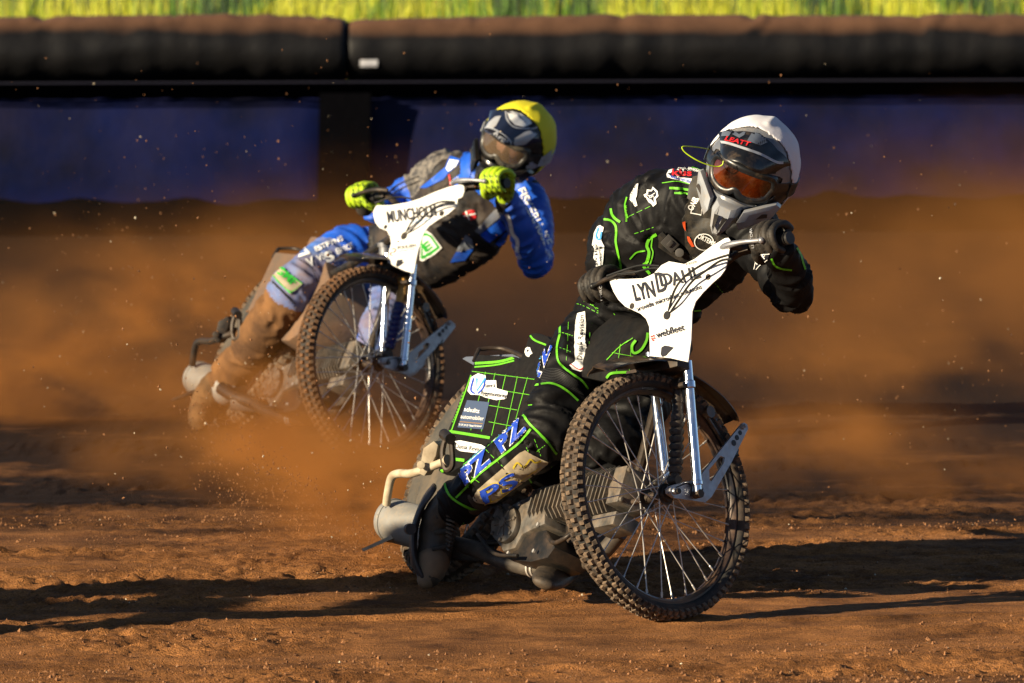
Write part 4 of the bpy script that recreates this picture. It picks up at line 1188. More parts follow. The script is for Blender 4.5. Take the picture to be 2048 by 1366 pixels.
    mb.tube(ring + ring[:2], [(.009, .012)] * (len(ring) + 2), 10, ref=M.to_3x3() @ Vector((0, 1, 0)), cap=False)
    ring2 = [M @ Vector((a[0] * 1.03, gy(a[0]) - .018, a[1] * 1.05)) for a in G_]
    mb.tube(ring2 + ring2[:2], [(.014, .009)] * (len(ring) + 2), 10, ref=M.to_3x3() @ Vector((0, 1, 0)), cap=False)
    for s in (-1, 1): mb.tube([M @ Vector((s * .090, .108, .006)), M @ Vector((s * .112, .070, .004)), M @ Vector((s * .128, .03, .0))], [(.005, .020)] * 3, 10, ref=M.to_3x3() @ Vector((s, .3, 0)))
    gg = obj('goggles', mb, frame_m, hel, smooth=60)
    bm = bmesh.new(); vs = [bm.verts.new((a[0] * .985, 0, a[1] * .985)) for a in G_]; bm.faces.new(vs)
    bmesh.ops.triangulate(bm, faces=bm.faces[:]); refine(bm, .014)
    for v in bm.verts: v.co.y = gy(v.co.x) + .002 + .004 * (1 - (v.co.z / .05) ** 2)
    bmesh.ops.solidify(bm, geom=bm.faces[:], thickness=.0012)
    bmesh.ops.recalc_face_normals(bm, faces=bm.faces)
    lm = bpy.data.meshes.new('goggle_lens'); bm.to_mesh(lm); bm.free(); lm.transform(M); lm.materials.append(lens_m); finish(lm, 180)
    ln = link_w('goggle_lens', lm, hel)
    # dark padding round the face, strap round the shell, chin vent
    mb = MB(); rp = [M @ Vector((a[0] * 1.08, .085 - .03 * (abs(a[0]) / .09) ** 2, a[1] * 1.12)) for a in G_]
    mb.tube(rp + rp[:2], [(.030, .012)] * (len(rp) + 2), 10, ref=M.to_3x3() @ Vector((0, 1, 0)), cap=False)
    obj('cheek_padding', mb, inner_m, hel)
    mb = MB()
    for s in (-1, 1):
        V = []; n_ = 16
        for i in range(n_):
            th = radians(18 - 100 * i / (n_ - 1)) ; x = s * .1315 * cos(th); y = .157 * sin(th) + .0
            for z in (-.020, .020): V.append(M @ Vector((x * 1.02, y * 1.02 if y < 0 else y + .004, z - .002 * i)))
        mb.add(V, [(2 * i, 2 * i + 2, 2 * i + 3, 2 * i + 1) for i in range(n_ - 1)])
    st = obj('goggle_strap', mb, strap_m, hel, smooth=180)
    md = st.data; bm = bmesh.new(); bm.from_mesh(md); bmesh.ops.solidify(bm, geom=bm.faces[:], thickness=.003); bm.to_mesh(md); bm.free(); finish(md, 60)
    # angular chin guard: a wedge in front, jaw plates at the sides, dark vents in between
    L3 = lambda x, y, z: M @ Vector((x, y, z))
    mb = MB()
    fr = [(-.036, .198, -.056), (.036, .198, -.056), (.040, .212, -.078), (.024, .214, -.128), (.010, .206, -.150), (-.010, .206, -.150), (-.024, .214, -.128), (-.040, .212, -.078)]
    ctr = [(-.020, .212, -.062), (.020, .212, -.062), (.024, .226, -.080), (.014, .228, -.124), (.006, .218, -.142), (-.006, .218, -.142), (-.014, .228, -.124), (-.024, .226, -.080)]
    fr = [(x * .85, y - .004, z) for x, y, z in fr]; ctr = [(x * .85, y - .004, z) for x, y, z in ctr]
    bk = [(x * 1.25, y - .045, z) for x, y, z in fr]
    V = [L3(*q) for q in bk + fr + ctr]; n8 = 8
    Fc = [(i + a_, (i + 1) % 8 + a_, (i + 1) % 8 + a_ + 8, i + a_ + 8) for a_ in (0, 8) for i in range(8)] + [tuple(range(16, 24))]
    mb.add(V, Fc); obj('chin_guard', mb, chin_m, hel, smooth=20, bevel=.0015)
    for s in (-1, 1):
        mb = MB(); o_ = [(.046, .190, -.060), (.112, .108, -.030), (.122, .075, -.046), (.108, .090, -.088), (.050, .178, -.118), (.040, .200, -.092)]
        nrm = Vector((.62 * s, .78, 0)).normalized() * .012
        V = [L3(s * x, y - .02, z) for x, y, z in o_] + [M @ (Vector((s * x, y, z)) + nrm * .5) for x, y, z in o_]
        cen = sum((Vector((s * x, y, z)) for x, y, z in o_), Vector()) / 6
        V += [M @ (cen.lerp(Vector((s * x, y, z)), .62) + nrm) for x, y, z in o_]
        mb.add(V, [(i + a_, (i + 1) % 6 + a_, (i + 1) % 6 + a_ + 6, i + a_ + 6) for a_ in (0, 6) for i in range(6)] + [tuple(range(12, 18))])
        obj('jaw_plate', mb, chin_m, hel, smooth=20, bevel=.0012)
        mb = MB(); mb.prism([L3(s * x, y, z) for x, y, z in ((.006, .2275, -.082), (.019, .2255, -.084), (.012, .2275, -.120), (.005, .2265, -.134))], M.to_3x3() @ Vector((0, .002, 0)))
        obj('chin_vent', mb, inner_m, hel, smooth=0)
        mb = MB(); c0 = cen + nrm * 1.0; mb.prism([M @ (c0 + Vector((s * x, -.9 * x, z))) for x, z in ((-.022, -.012), (.020, .004), (.018, .014), (-.020, .008))], M.to_3x3() @ (nrm * .15))
        obj('chin_vent', mb, inner_m, hel, smooth=0)
    return hel, cov, pk, gg, ln

def make_hand(name, root, G_, a, fw, up, wrist, mats, cuff=.036, size=1.0):
    """gloved hand closed round a bar: a = direction from index finger to little finger"""
    a = a.normalized(); fw = (fw - a * fw.dot(a)).normalized(); up = (up - a * up.dot(a) - fw * up.dot(fw)).normalized()
    pos = lambda ang, r, off: G_ + a * off + (fw * cos(radians(ang)) + up * sin(radians(ang))) * r * size
    mb = MB()
    R_ = [.0104, .0110, .0106, .0094]; L_ = [1.0, 1.06, 1.02, .90]
    for i in range(4):
        off = (-.035 + .0235 * i) * size; k = L_[i]
        pts = [pos(128, .050, off * .92), pos(98, .050 * k, off), pos(52, .047 * k, off), pos(8, .042, off), pos(-45, .034, off), pos(-95, .028, off * .98)]
        r = [R_[i] * q * size for q in (1.1, 1.18, 1.0, 1.08, .98, .84)]
        mb.tube(pts, r, 12, n=4, round_=True)
    mc = pos(122, .043, 0); d = (mc - wrist)
    mb.tube([wrist, wrist.lerp(mc, .4), wrist.lerp(mc, .8), mc + fw * .004], [(.026 * size, .032 * size), (.036 * size, .023 * size), (.041 * size, .020 * size), (.040 * size, .015 * size)], 18, ref=a, n=4, round_=True)
    pb = wrist.lerp(mc, .35) - a * .026 * size
    mb.tube([pb, pos(185, .046, -.046 * size), pos(235, .038, -.052 * size), pos(285, .034, -.046 * size), pos(325, .034, -.036 * size)], [.016 * size, .0155 * size, .0135 * size, .0125 * size, .0105 * size], 12, n=4, round_=True)
    me = voxel(mb, name, mats, .0025, 1)
    o = link_w(name, me, root)
    wd = (mc - wrist).normalized(); mb = MB()
    mb.tube([wrist - wd * .035, wrist - wd * .01, wrist + wd * .012], [(cuff * .92, cuff * 1.02), (cuff * .98, cuff * 1.05), (cuff * .9, cuff * .98)], 20, ref=a)
    obj('glove_cuff', mb, gl_k, o)
    return o, pos, size, a

def chainV(ch): return [P(*c[:3]) for c in ch]

def make_suit(root, chains, size, mats, amp, seed, classify=None, smooth=4):
    mb = MB(); segs = []
    for ch in chains:
        pts = chainV(ch); mb.tube(pts, [c[3] for c in ch], 20, n=5, round_=True, ref=None if len(ch[0]) < 5 else ch[0][4])
        for p, q in zip(pts[:-1], pts[1:]): segs.append((p, q, 1.))
    me = voxel(mb, 'race_suit', mats, size, smooth)
    wrinkle(me, amp, 24, Seg(segs), seed)
    if classify:
        sel = []
        for p in me.polygons: sel.append(classify(p.center))
        me.polygons.foreach_set('material_index', sel)
    me.update(); me.shade_smooth()
    return link_w('race_suit', me, root)

def make_body(root, chains, M, neck):
    """the rider inside the suit: one surface, head with a face"""
    mb = MB()
    for ch in chains:
        mb.tube(chainV(ch), [(c[3][0] * .78, c[3][1] * .78) if isinstance(c[3], tuple) else c[3] * .78 for c in ch], 14, n=4, round_=True, ref=None if len(ch[0]) < 5 else ch[0][4])
    mb.tube([neck, M @ Vector((0, -.015, -.05))], .055, 16, round_=True)
    h = head_mb(M); mb.add(h.v, h.f)
    me = voxel(mb, 'body', skin, .0055, 2, .4)
    bd = link_w('body', me, root)
    mb = MB()
    for s in (-1, 1): mb.sphere(M @ Vector((s * .031, .083, .008)), .0115, 14, 10)
    obj_split('eye', mb, eyew, bd)
    mb = MB()
    for s in (-1, 1): mb.sphere(M @ Vector((s * .031, .0915, .006)), .0052, 10, 8)
    obj_split('iris', mb, eyed, bd)
    mb = MB()
    for s in (-1, 1): mb.tube([M @ Vector((s * .014, .094, .026)), M @ Vector((s * .03, .093, .031)), M @ Vector((s * .048, .080, .026))], [(.002, .003), (.003, .004), (.0015, .002)], 8, n=4)
    obj_split('eyebrow', mb, hairm, bd)
    mb = MB(); mb.tube([M @ Vector((-.020, .088, -.046)), M @ Vector((0, .098, -.043)), M @ Vector((.020, .088, -.046))], [.0015, .0045, .0015], 8, n=5)
    obj('mouth', mb, lipm, bd)
    return bd

def pad(name, root, pxs, tree, off, th, m, jump=.2, smooth=0):
    """a padded shape resting on the surface"""
    mb = MB()
    A = [tuple(q) for q in (crom(list(pxs) + [pxs[0]], smooth)[:-1] if smooth else pxs)]
    lay(mb, A, [tuple(range(len(A)))], tree, off, 0, 10, jump)
    if not mb.f: return None
    me = bpy.data.meshes.new(name); me.from_pydata(mb.v, [], mb.f)
    bm = bmesh.new(); bm.from_mesh(me)
    for _ in range(6): bmesh.ops.smooth_vert(bm, verts=[v for v in bm.verts if not v.is_boundary], factor=.5, use_axis_x=True, use_axis_y=True, use_axis_z=True)
    bmesh.ops.recalc_face_normals(bm, faces=bm.faces)
    if sum((f.normal.dot(FWD)) for f in bm.faces) > 0: bmesh.ops.reverse_faces(bm, faces=bm.faces)
    bmesh.ops.solidify(bm, geom=bm.faces[:], thickness=th); bm.to_mesh(me); bm.free()
    me.materials.append(m); finish(me, 50)
    return link_w(name, me, root)

# ---------------------------------------------------------------- rider one
ridr = thing('person', 'rider in black suit with neon green piping and white-covered helmet crouched over the nearer motorcycle', 'person', (.1, .8, 0), 'racing riders')
W = Vector((1, -.45, .15))
hr1 = BC - FN * .345; hl1 = BC + FN * .315
ch1 = [
    [(1228, 700, .86, (.155, .120), W), (1255, 640, .80, (.150, .118)), (1300, 565, .68, (.165, .118)), (1355, 490, .56, (.195, .120)), (1400, 435, .48, (.185, .105)), (1432, 400, .42, (.110, .090)), (1450, 380, .38, (.070, .070))],
    [(1375, 400, .50, .080), (1318, 395, .53, .080), (1262, 432, .60, .070), (1223, 480, .66, .056), (1215, 530, .56, .050), (1208, 572, .475, .038)],
    [(1440, 440, .44, .085), (1500, 468, .38, .080), (1545, 530, .27, .066), (1584, 588, .14, .053), (1578, 545, .04, .051), (1560, 500, -.055, .040)],
    [(1240, 690, .86, .120), (1190, 690, .76, .112), (1150, 745, .62, .092), (1112, 830, .50, .080), (1085, 875, .48, .083), (1040, 915, .56, .078), (975, 960, .68, .066), (915, 1005, .78, .054)],
    [(1280, 700, .84, .120), (1290, 760, .66, .100), (1250, 860, .50, .078), (1215, 890, .48, .074), (1185, 960, .56, .062), (1150, 1060, .64, .050), (1130, 1110, .66, .044)],
]
suit1 = make_suit(ridr, ch1, .0072, [suitk], .0115, 1, smooth=3)
h1M = frame_M(P(1505, 334, .25), RGT * -.29 - UPV * .30 - FWD * .90, RGT * .41 + UPV * .90)
make_body(ridr, ch1, h1M, P(1432, 400, .42))
hel1, cov1, pk1, gg1, ln1 = make_helmet(ridr, h1M, shell1, whitecl, shelld, shelld, lens_o, bellow, shelld, mat('grey_chin_guard', (.28, .295, .32), .35, c2=(.20, .21, .235), scale=12, dust=.6, dustc=(.34, .27, .18), dscale=24, dcut=.56))
wr1 = P(1212, 566, .49)
gR = make_hand('glove', ridr, hr1, -FN, PF, SU * 1.0, hr1 + (wr1 - hr1).normalized() * .085, gl_k, .040, 1.06)
gL = make_hand('glove', ridr, hl1, FN, PF, SU * 1.0, P(1556, 490, -.045), gl_k, .040, 1.06)
T = bvh([gR[0]]); mb = MB(); lay_text(mb, 'LIMTORO', (1207, 622), (1203, 568), 5, T, .0015, 0, .01); prints('lettering', mb, greyp, gR[0])
T = bvh([gL[0]]); mb = MB(); lay_text(mb, 'LIMTORO', (1508, 496), (1503, 452), 5, T, .0015, 0, .01); prints('lettering', mb, greyp, gL[0])

# boots
def boot(root, ch, sole, m, foot_label=None):
    mb = MB(); mb.tube(chainV(ch), [c[3] for c in ch], 18, n=4, round_=True)
    me = voxel(mb, 'boot', m, .005, 3); wrinkle(me, .0022, 40, None, 4); me.shade_smooth()
    o = link_w('boot', me, root)
    if sole:
        mb = MB(); mb.tube(chainV(sole), [c[3] for c in sole], 14, n=5, ref=RGT * 1.0 + UPV * .1, round_=True)
        obj('sole', mb, solem, o, smooth=60)
    return o
bt1 = boot(ridr, [(952, 985, .73, .060), (908, 1008, .80, .056), (880, 1040, .84, .054), (872, 1085, .84, .050), (866, 1125, .82, .046), (858, 1150, .80, .036)],
           [(868, 975, .83, (.008, .030)), (845, 1010, .84, (.010, .042)), (828, 1065, .83, (.011, .046)), (829, 1120, .81, (.011, .044)), (846, 1158, .79, (.010, .030))], bootm)
mb = MB()
for i in range(3):
    y = 1030 + i * 32; q = P(893 - i * 4, y, .78); mb.box(q, Vector((.030, 0, .006)), Vector((0, .004, 0)), Vector((-.001, 0, .006)))
obj_split('buckle', mb, bracem, bt1, bevel=.002)
mb = MB(); mb.tube([P(866, 1122, .815), P(859, 1145, .80), P(853, 1158, .79)], [.0475, .041, .028], 18, n=4, round_=True); me_ = mesh_from(mb, 'toe_cap', mat('worn_toe_cap', (.14, .10, .065), .8, c2=(.22, .14, .08), scale=20), 180); wrinkle(me_, .002, 40, None, 3); link_w('toe_cap', me_, bt1)
mb = MB()
for i in range(11):
    q0, q1, q2 = P(893, 1015 + i * 8, .74 + .002 * i), P(912 - i * 1.5, 1020 + i * 8, .735), P(925 - i * 2.5, 1032 + i * 7, .77)
    mb.tube([q0, q1, q2], .0035, 6, n=4)
obj('flex_panel', mb, bootm, bt1)
mb = MB(); mb.tube([P(818, 1058, .79), P(822, 1058, .77)], .016, 16); obj('ankle_pivot', mb, solem, bt1)
bt1b = boot(ridr, [(1140, 1085, .66, .050), (1128, 1125, .64, (.056, .044)), (1112, 1146, .56, (.054, .036)), (1096, 1160, .42, (.046, .026)), (1088, 1166, .36, (.034, .018))], None, bootm)

# neck brace, chest strap and buckle
T = bvh([suit1])
nb = pad('neck_brace', ridr, z1([(662, 420), (700, 415), (760, 430), (770, 620), (800, 700), (830, 730), (800, 790), (700, 810), (640, 790), (605, 720), (602, 620), (620, 520)]), T, .030, .018, bracem, smooth=3)
T2 = bvh([nb, suit1]); mb = MB()
lay_poly(mb, z1([(668, 515), (700, 522), (690, 606), (632, 596), (640, 560)]), T2, .002, 0); lay_poly(mb, z1([(672, 520), (695, 526), (687, 600), (637, 591), (644, 562)]), T2, .003, 1)
f = lambda a, b: z1([(a, b)])[0]
lay_text(mb, 'ONB', f(642, 585), f(680, 522), 13, T2, .004, 0, .02)
A = [f(705 + 50 * cos(t), 745 + 42 * sin(t)) for t in np.linspace(0, 2 * pi, 24)]; lay_line(mb, A, 1.6, T2, .003, 0, smooth=False)
lay_text(mb, 'ORTEMA', f(668, 722), f(762, 768), 10, T2, .003, 0, .012)
lay_poly(mb, z1([(590, 640), (606, 636), (608, 690), (596, 665)]), T2, .003, 2); lay_poly(mb, z1([(615, 715), (628, 718), (655, 768), (640, 770), (620, 740)]), T2, .003, 2)
prints('printed_marks', mb, [wprint, bracem, mat('orange_tab', (.6, .08, .02), .5)], nb)
mb = MB(); mb.tube([P(1408, 462, .34), P(1450, 478, .36), (P(1500, 470, .35)), P(1535, 455, .34)], .013, 12, n=5); obj('brace_collar', mb, bracem, nb)
cs = pad('chest_strap', ridr, z1([(470, 705), (490, 690), (640, 820), (700, 835), (690, 870), (610, 850), (560, 825), (470, 765)]), T, .012, .006, beltm)
mb = MB()
for a, b_ in (((490, 722), (560, 790)),):
    p, q = T.ray_cast(CAM, ray(*f(*a)).normalized())[0], T.ray_cast(CAM, ray(*f(*b_)).normalized())[0]
    dd = (q - p); up = dd.cross(FWD).normalized(); mb.box(p.lerp(q, .5) - FWD * .022, dd * .42, up * .017, FWD * .006)
    mb.box(p.lerp(q, .5) - FWD * .029, dd * .12, up * .010, FWD * .003); mb.tube([q - FWD * .022 + dd * .2, q - FWD * .032 + dd * .2], .013, 12)
obj('buckle', mb, mat('grey_buckle', (.07, .065, .06), .5), cs, bevel=.003)

# piping and prints on the suit
T = bvh([suit1]); mb = MB()
N1 = [([(215, 570), (222, 600), (240, 625), (264, 642)], 5), ([(178, 626), (215, 632), (240, 660), (244, 700), (242, 745), (252, 800), (262, 860), (268, 935)], 4.2), ([(524, 463), (580, 466), (655, 478)], 4.5), ([(548, 489), (600, 490), (640, 500)], 4),
      ([(130, 925), (165, 898), (235, 889)], 4), ([(485, 437), (560, 428), (620, 440), (668, 455)], 1.6), ([(510, 355), (560, 347), (640, 355), (690, 372)], 1.4),
      ([(455, 705), (418, 730), (404, 765), (415, 800), (405, 850), (388, 870), (420, 912)], 6), ([(435, 720), (428, 770), (436, 800), (425, 850), (410, 880)], 2.6), ([(315, 835), (350, 800), (395, 792)], 3),
      ([(1058, 832), (1075, 868), (1110, 885), (1165, 893)], 3.6), ([(1190, 775), (1212, 815), (1222, 850), (1236, 890)], 3.6), ([(650, 1108), (700, 1105), (760, 1112)], 3), ([(0, 1048), (40, 1020), (76, 990)], 3.6),
      ([(300, 510), (290, 560), (305, 620)], 3)]
for p_, w_ in N1: lay_line(mb, z1(p_), w_, T, .0025, 0)
N3 = [([(985, 0), (990, 60), (976, 130), (985, 200), (1040, 250), (1090, 285), (1122, 325)], 4), ([(870, 306), (950, 300), (1020, 332), (1075, 380)], 4), ([(805, 432), (850, 492), (920, 565), (975, 632)], 4.5), ([(805, 432), (815, 405), (860, 400)], 2),
      ([(852, 515), (790, 585), (700, 655), (600, 735), (500, 838)], 4.2), ([(442, 738), (455, 800), (490, 845), (560, 885), (632, 908)], 4.5), ([(442, 740), (560, 665), (690, 560), (770, 505)], 2), ([(530, 958), (600, 992)], 5), ([(540, 975), (590, 1000)], 3), ([(770, 470), (800, 460)], 1.5), ([(840, 745), (862, 780), (868, 820)], 3), ([(950, 690), (960, 740)], 3)]
for p_, w_ in N3: lay_line(mb, z3(p_), w_, T, .0025, 0)
for a, b_ in (((310, 612), (450, 545)), ((340, 702), (440, 668)),): lay_line(mb, z1([a, b_]), 1.1, T, .002, 0, dash=1)
for a, b_ in (((1000, 60), (1050, 75)), ((990, 130), (1040, 150)), ((1030, 10), (1020, 190)), ((1130, 60), (1120, 200)), ((1085, 140), (1090, 200)), ((520, 700), (700, 830)), ((640, 610), (720, 690)), ((830, 600), (850, 640)), ((560, 790), (530, 760)), ((880, 620), (920, 590)), ((870, 560), (900, 640))): lay_line(mb, z3([a, b_]), 1.1, T, .002, 0, dash=1)
for a, b_ in (((0, 1060), (60, 1075)), ((60, 1075), (150, 1120)), ((40, 1040), (150, 1095)), ((100, 1050), (150, 1110)), ((230, 1120), (300, 1200)), ((210, 1180), (280, 1160)), ((760, 960), (800, 1010))): lay_line(mb, z1([a, b_]), 1.1, T, .002, 0, dash=1)
prints('neon_piping', mb, [neon], suit1, gap=3)
mb = MB()   # 0 white 1 blue 2 black 3 red 4 light blue 5 cream 6 yellow 7 green
lay_poly(mb, z1([(508, 392), (520, 370), (560, 357), (640, 360), (695, 380), (700, 400), (672, 425), (668, 455), (600, 430), (540, 415), (512, 408)]), T, .003, 0); lay_poly(mb, z1([(516, 390), (530, 373), (565, 363), (640, 366), (688, 384), (690, 398), (668, 418), (600, 410), (530, 402)]), T, .004, 2)
lay_text(mb, 'kiss', f(538, 398), f(640, 402), 13, T, .005, 3, .02); lay_text(mb, 'N. JENSEN', f(596, 366), f(684, 384), 6, T, .005, 0, .005); lay_text(mb, 'maler og design', f(530, 410), f(660, 446), 6, T, .005, 1, .02)
lay_poly(mb, z1([(345, 445), (358, 440), (352, 500), (345, 520), (355, 556), (345, 560), (315, 525), (318, 500)]), T, .003, 0); lay_text(mb, 'racing service', f(322, 522), f(348, 452), 5.5, T, .005, 2, .0); lay_line(mb, z1([(325, 530), (335, 545), (350, 552)]), 1, T, .005, 2)
lay_poly(mb, z1([(388, 498), (402, 492), (405, 470), (430, 475), (436, 456), (462, 480), (466, 505), (452, 520), (455, 545), (440, 560), (428, 538), (412, 535), (410, 515), (395, 512)]), T, .003, 0)
lay_poly(mb, z1([(398, 500), (412, 495), (412, 482), (432, 482), (440, 470), (455, 487), (456, 502), (442, 515), (444, 540), (432, 525), (418, 522), (416, 508), (404, 506)]), T, .004, 2); lay_line(mb, z1([(404, 500), (425, 505), (450, 490)]), 1.2, T, .005, 0); lay_text(mb, 'KH', f(422, 520), f(444, 512), 6, T, .005, 0, .01)
lay_poly(mb, z1([(145, 665), (160, 658), (178, 668), (172, 700), (165, 740), (180, 770), (176, 820), (170, 880), (155, 900), (135, 890), (140, 850), (125, 830), (130, 780), (118, 765), (128, 700)]), T, .003, 0); lay_line(mb, z1([(152, 672), (140, 720), (158, 735), (168, 690)]), 3.5, T, .005, 4); lay_text(mb, 'Tømrer & Bygge', f(148, 885), f(142, 760), 6, T, .005, 2, .01); lay_text(mb, 'montering', f(166, 870), f(160, 770), 5, T, .005, 2, .01)
lay_text(mb, 'Malerfirma', f(288, 555), f(296, 640), 5.5, T, .004, 7, .01)
lay_poly(mb, z1([(965, 885), (985, 820), (1000, 806), (1050, 806), (1040, 835), (1015, 850), (1000, 870), (980, 892)]), T, .003, 2); lay_line(mb, z1([(968, 888), (990, 820), (1050, 808)]), 1.2, T, .004, 0); lay_text(mb, 'KLF', f(985, 865), f(1035, 825), 9, T, .004, 0, .005); lay_line(mb, z1([(980, 890), (1010, 862), (1038, 838)]), 1.2, T, .004, 0)
f3 = lambda a, b: z3([(a, b)])[0]
lay_poly(mb, z3([(1062, 20), (1072, -30), (1108, -40), (1112, 20), (1108, 90), (1098, 190), (1132, 205), (1128, 222), (1085, 245), (1048, 235), (1034, 215), (1060, 196), (1058, 120)]), T, .003, 0); lay_text(mb, 'Dansk Revision', f3(1090, 190), f3(1104, -20), 10, T, .005, 2, .004); lay_line(mb, z3([(1040, 210), (1080, 235), (1122, 206)]), 2, T, .005, 3)
for a, b_, h_, wd in (((893, 272), (955, 120), 18, 0), ((936, 75), (962, -20), 16, 0)):
    a_, c_ = f3(*a), f3(*b_)
    lay_text(mb, 'PZ', a_, c_, h_ * 1.15, T, .003, 0, .07, .2); lay_text(mb, 'PZ', a_, c_, h_ * 1.1, T, .005, 1, .04, .2)
for a, b_, h_ in (((712, 628), (835, 510), 24), ((540, 775), (672, 660), 24)):
    a_, c_ = f3(*a), f3(*b_)
    lay_text(mb, 'PZ', a_, c_, h_ * 1.15, T, .003, 0, .07, .2); lay_text(mb, 'PZ', a_, c_, h_ * 1.1, T, .005, 1, .04, .2)
lay_text(mb, 'MOTORCENTER', f3(530, 710), f3(640, 600), 5, T, .004, 4, .01); lay_text(mb, 'MOTORCENTER', f3(690, 560), f3(780, 465), 5, T, .004, 4, .01); lay_text(mb, 'MOTORCENTER', f3(885, 270), f3(905, 170), 4, T, .004, 4, .01)
lay_poly(mb, z3([(580, 835), (600, 800), (700, 715), (800, 625), (825, 614), (850, 630), (900, 655), (936, 668), (930, 680), (860, 735), (760, 805), (690, 858), (640, 868), (600, 860), (585, 850)]), T, .003, 5)
lay_text(mb, 'PS', f3(632, 868), f3(798, 772), 29, T, .004, 6, .05, .15); lay_text(mb, 'PS', f3(634, 866), f3(796, 771), 28, T, .006, 1, .02, .15); lay_line(mb, z3([(770, 700), (790, 670), (820, 690), (850, 655), (870, 670), (900, 660)]), 3.4, T, .005, 6); lay_line(mb, z3([(650, 862), (720, 830), (800, 760), (900, 690)]), 1.4, T, .005, 6); lay_text(mb, 'vfc', f3(800, 705), f3(835, 685), 5, T, .006, 2, .01)
prints('sponsor_patches', mb, [wprint, bprint, kprint, rprint, lprint, tanprint, yprint, neon], suit1)
# knee rib panel
mb = MB()
for i in range(9): lay_line(mb, z3([(890 + i * 2, 240 + i * 7), (980, 232 + i * 8), (1070 + i * 4, 290 + i * 8)]), 1.0, T, .0025, 0)
prints('stretch_ribs', mb, [mat('rib_grey', (.03, .03, .03), .6)], suit1)

# helmet prints: peak, brow band, chin
T = bvh([pk1]); mb = MB()
lay_poly(mb, z1([(840, 118), (868, 108), (905, 110), (945, 122), (915, 185), (890, 200), (850, 180), (858, 140)]), T, .0015, 0, lim=8); lay_poly(mb, z1([(978, 135), (1010, 150), (1055, 185), (1075, 205), (1000, 240), (930, 215)]), T, .0015, 0, lim=8)
lay_poly(mb, z1([(800, 165), (845, 125), (850, 165), (835, 190), (795, 190)]), T, .0015, 0, lim=8)
lay_text(mb, 'LEATT', f(812, 212), f(940, 244), 9, T, .0025, 1, .03, .3)
for i in range(9): lay_line(mb, z1([(985 + i * 11, 242 - i * 5.5), (990 + i * 11, 225 - i * 5.5)]), 1.4, T, .0025, 2)
for i in range(6): lay_line(mb, z1([(848 - i * 2, 122 + i * 9), (862 - i * 2, 128 + i * 9)]), 1.2, T, .0025, 2)
lay_line(mb, z1([(760, 218), (820, 225), (900, 250), (1000, 285), (1080, 325), (1120, 330)]), 5, T, .0015, 3)
prints('printed_marks', mb, [visor_grey, rprint, kprint, greyp], hel1, gap=60)
T = bvh([hel1]); mb = MB()
lay_line(mb, z1([(745, 270), (820, 285), (900, 310), (1000, 345), (1080, 385)]), 3, T, .002, 0)
lay_poly(mb, z1([(718, 480), (730, 475), (755, 520), (762, 545), (745, 535), (725, 510)]), T, .002, 1); lay_poly(mb, z1([(1050, 500), (1120, 470), (1150, 440), (1150, 520), (1090, 560), (1000, 585), (900, 600), (870, 585), (960, 560)]), T, .002, 2)
lay_text(mb, 'LEATT', f(800, 505), f(850, 500), 4, T, .002, 3, .01)
prints('printed_marks', mb, [kprint, navy, shelld, midgrey, mat('vent_mesh', (.09, .07, .04), .8, bump=.002, bscale=220)], hel1)
mb = MB(); mb.tube([P(x, y, Y) for (x, y), Y in zip(z1([(728, 258), (670, 248), (610, 243), (588, 250), (610, 280), (670, 318), (730, 342), (775, 350), (800, 340), (806, 320)]), (.15, .10, .06, .05, .05, .05, .06, .07, .07, .07))], .0016, 8, n=6)
obj('tear_off_cord', mb, limec, hel1)

# ---------------------------------------------------------------- rider two
rid2 = thing('person', 'rider in blue and black suit with yellow helmet cover, one leg trailing in dust', 'person', tuple(C2 + Vector((-.3, .9, -C2.z))), 'racing riders')
D = Y2 + .0
B2c = MF2 @ BC; F2n = (MF2.to_3x3() @ FN).normalized(); S2 = (MF2.to_3x3() @ SU).normalized()
hr2 = B2c - F2n * .335; hl2 = B2c + F2n * .335
W2 = Vector((.75, -.35, -.55))
ch2 = [
    [(742, 535, D + 1.15, (.145, .115), W2), (790, 520, D + 1.05, (.145, .112)), (850, 490, D + .92, (.165, .115)), (915, 435, D + .78, (.190, .118)), (960, 385, D + .68, (.170, .10)), (990, 345, D + .60, (.095, .085)), (1005, 325, D + .56, (.065, .065))],
    [(945, 365, D + .74, .080), (893, 340, D + .80, .074), (840, 368, D + .86, .060), (795, 395, D + .88, .048), (762, 418, D + .76, .040), (748, 428, D + .66, .034)],
    [(985, 395, D + .66, .085), (1045, 395, D + .58, .078), (1068, 455, D + .46, .066), (1070, 525, D + .34, .056), (1055, 480, D + .22, .055), (1030, 425, D + .12, .045), (1015, 400, D + .06, .038)],
    [(745, 530, D + 1.12, .118), (700, 515, D + 1.05, .116), (645, 540, D + .94, .100), (592, 578, D + .84, .092), (560, 620, D + .86, .086), (505, 695, D + .98, .076), (455, 755, D + 1.08, .066), (425, 790, D + 1.12, .056)],
    [(775, 560, D + 1.05, .110), (778, 610, D + .85, .090), (758, 660, D + .62, .074), (748, 690, D + .62, .060), (738, 715, D + .66, .050)],
]
S2g = [[P(*c[:3]) for c in ch] for ch in ch2]
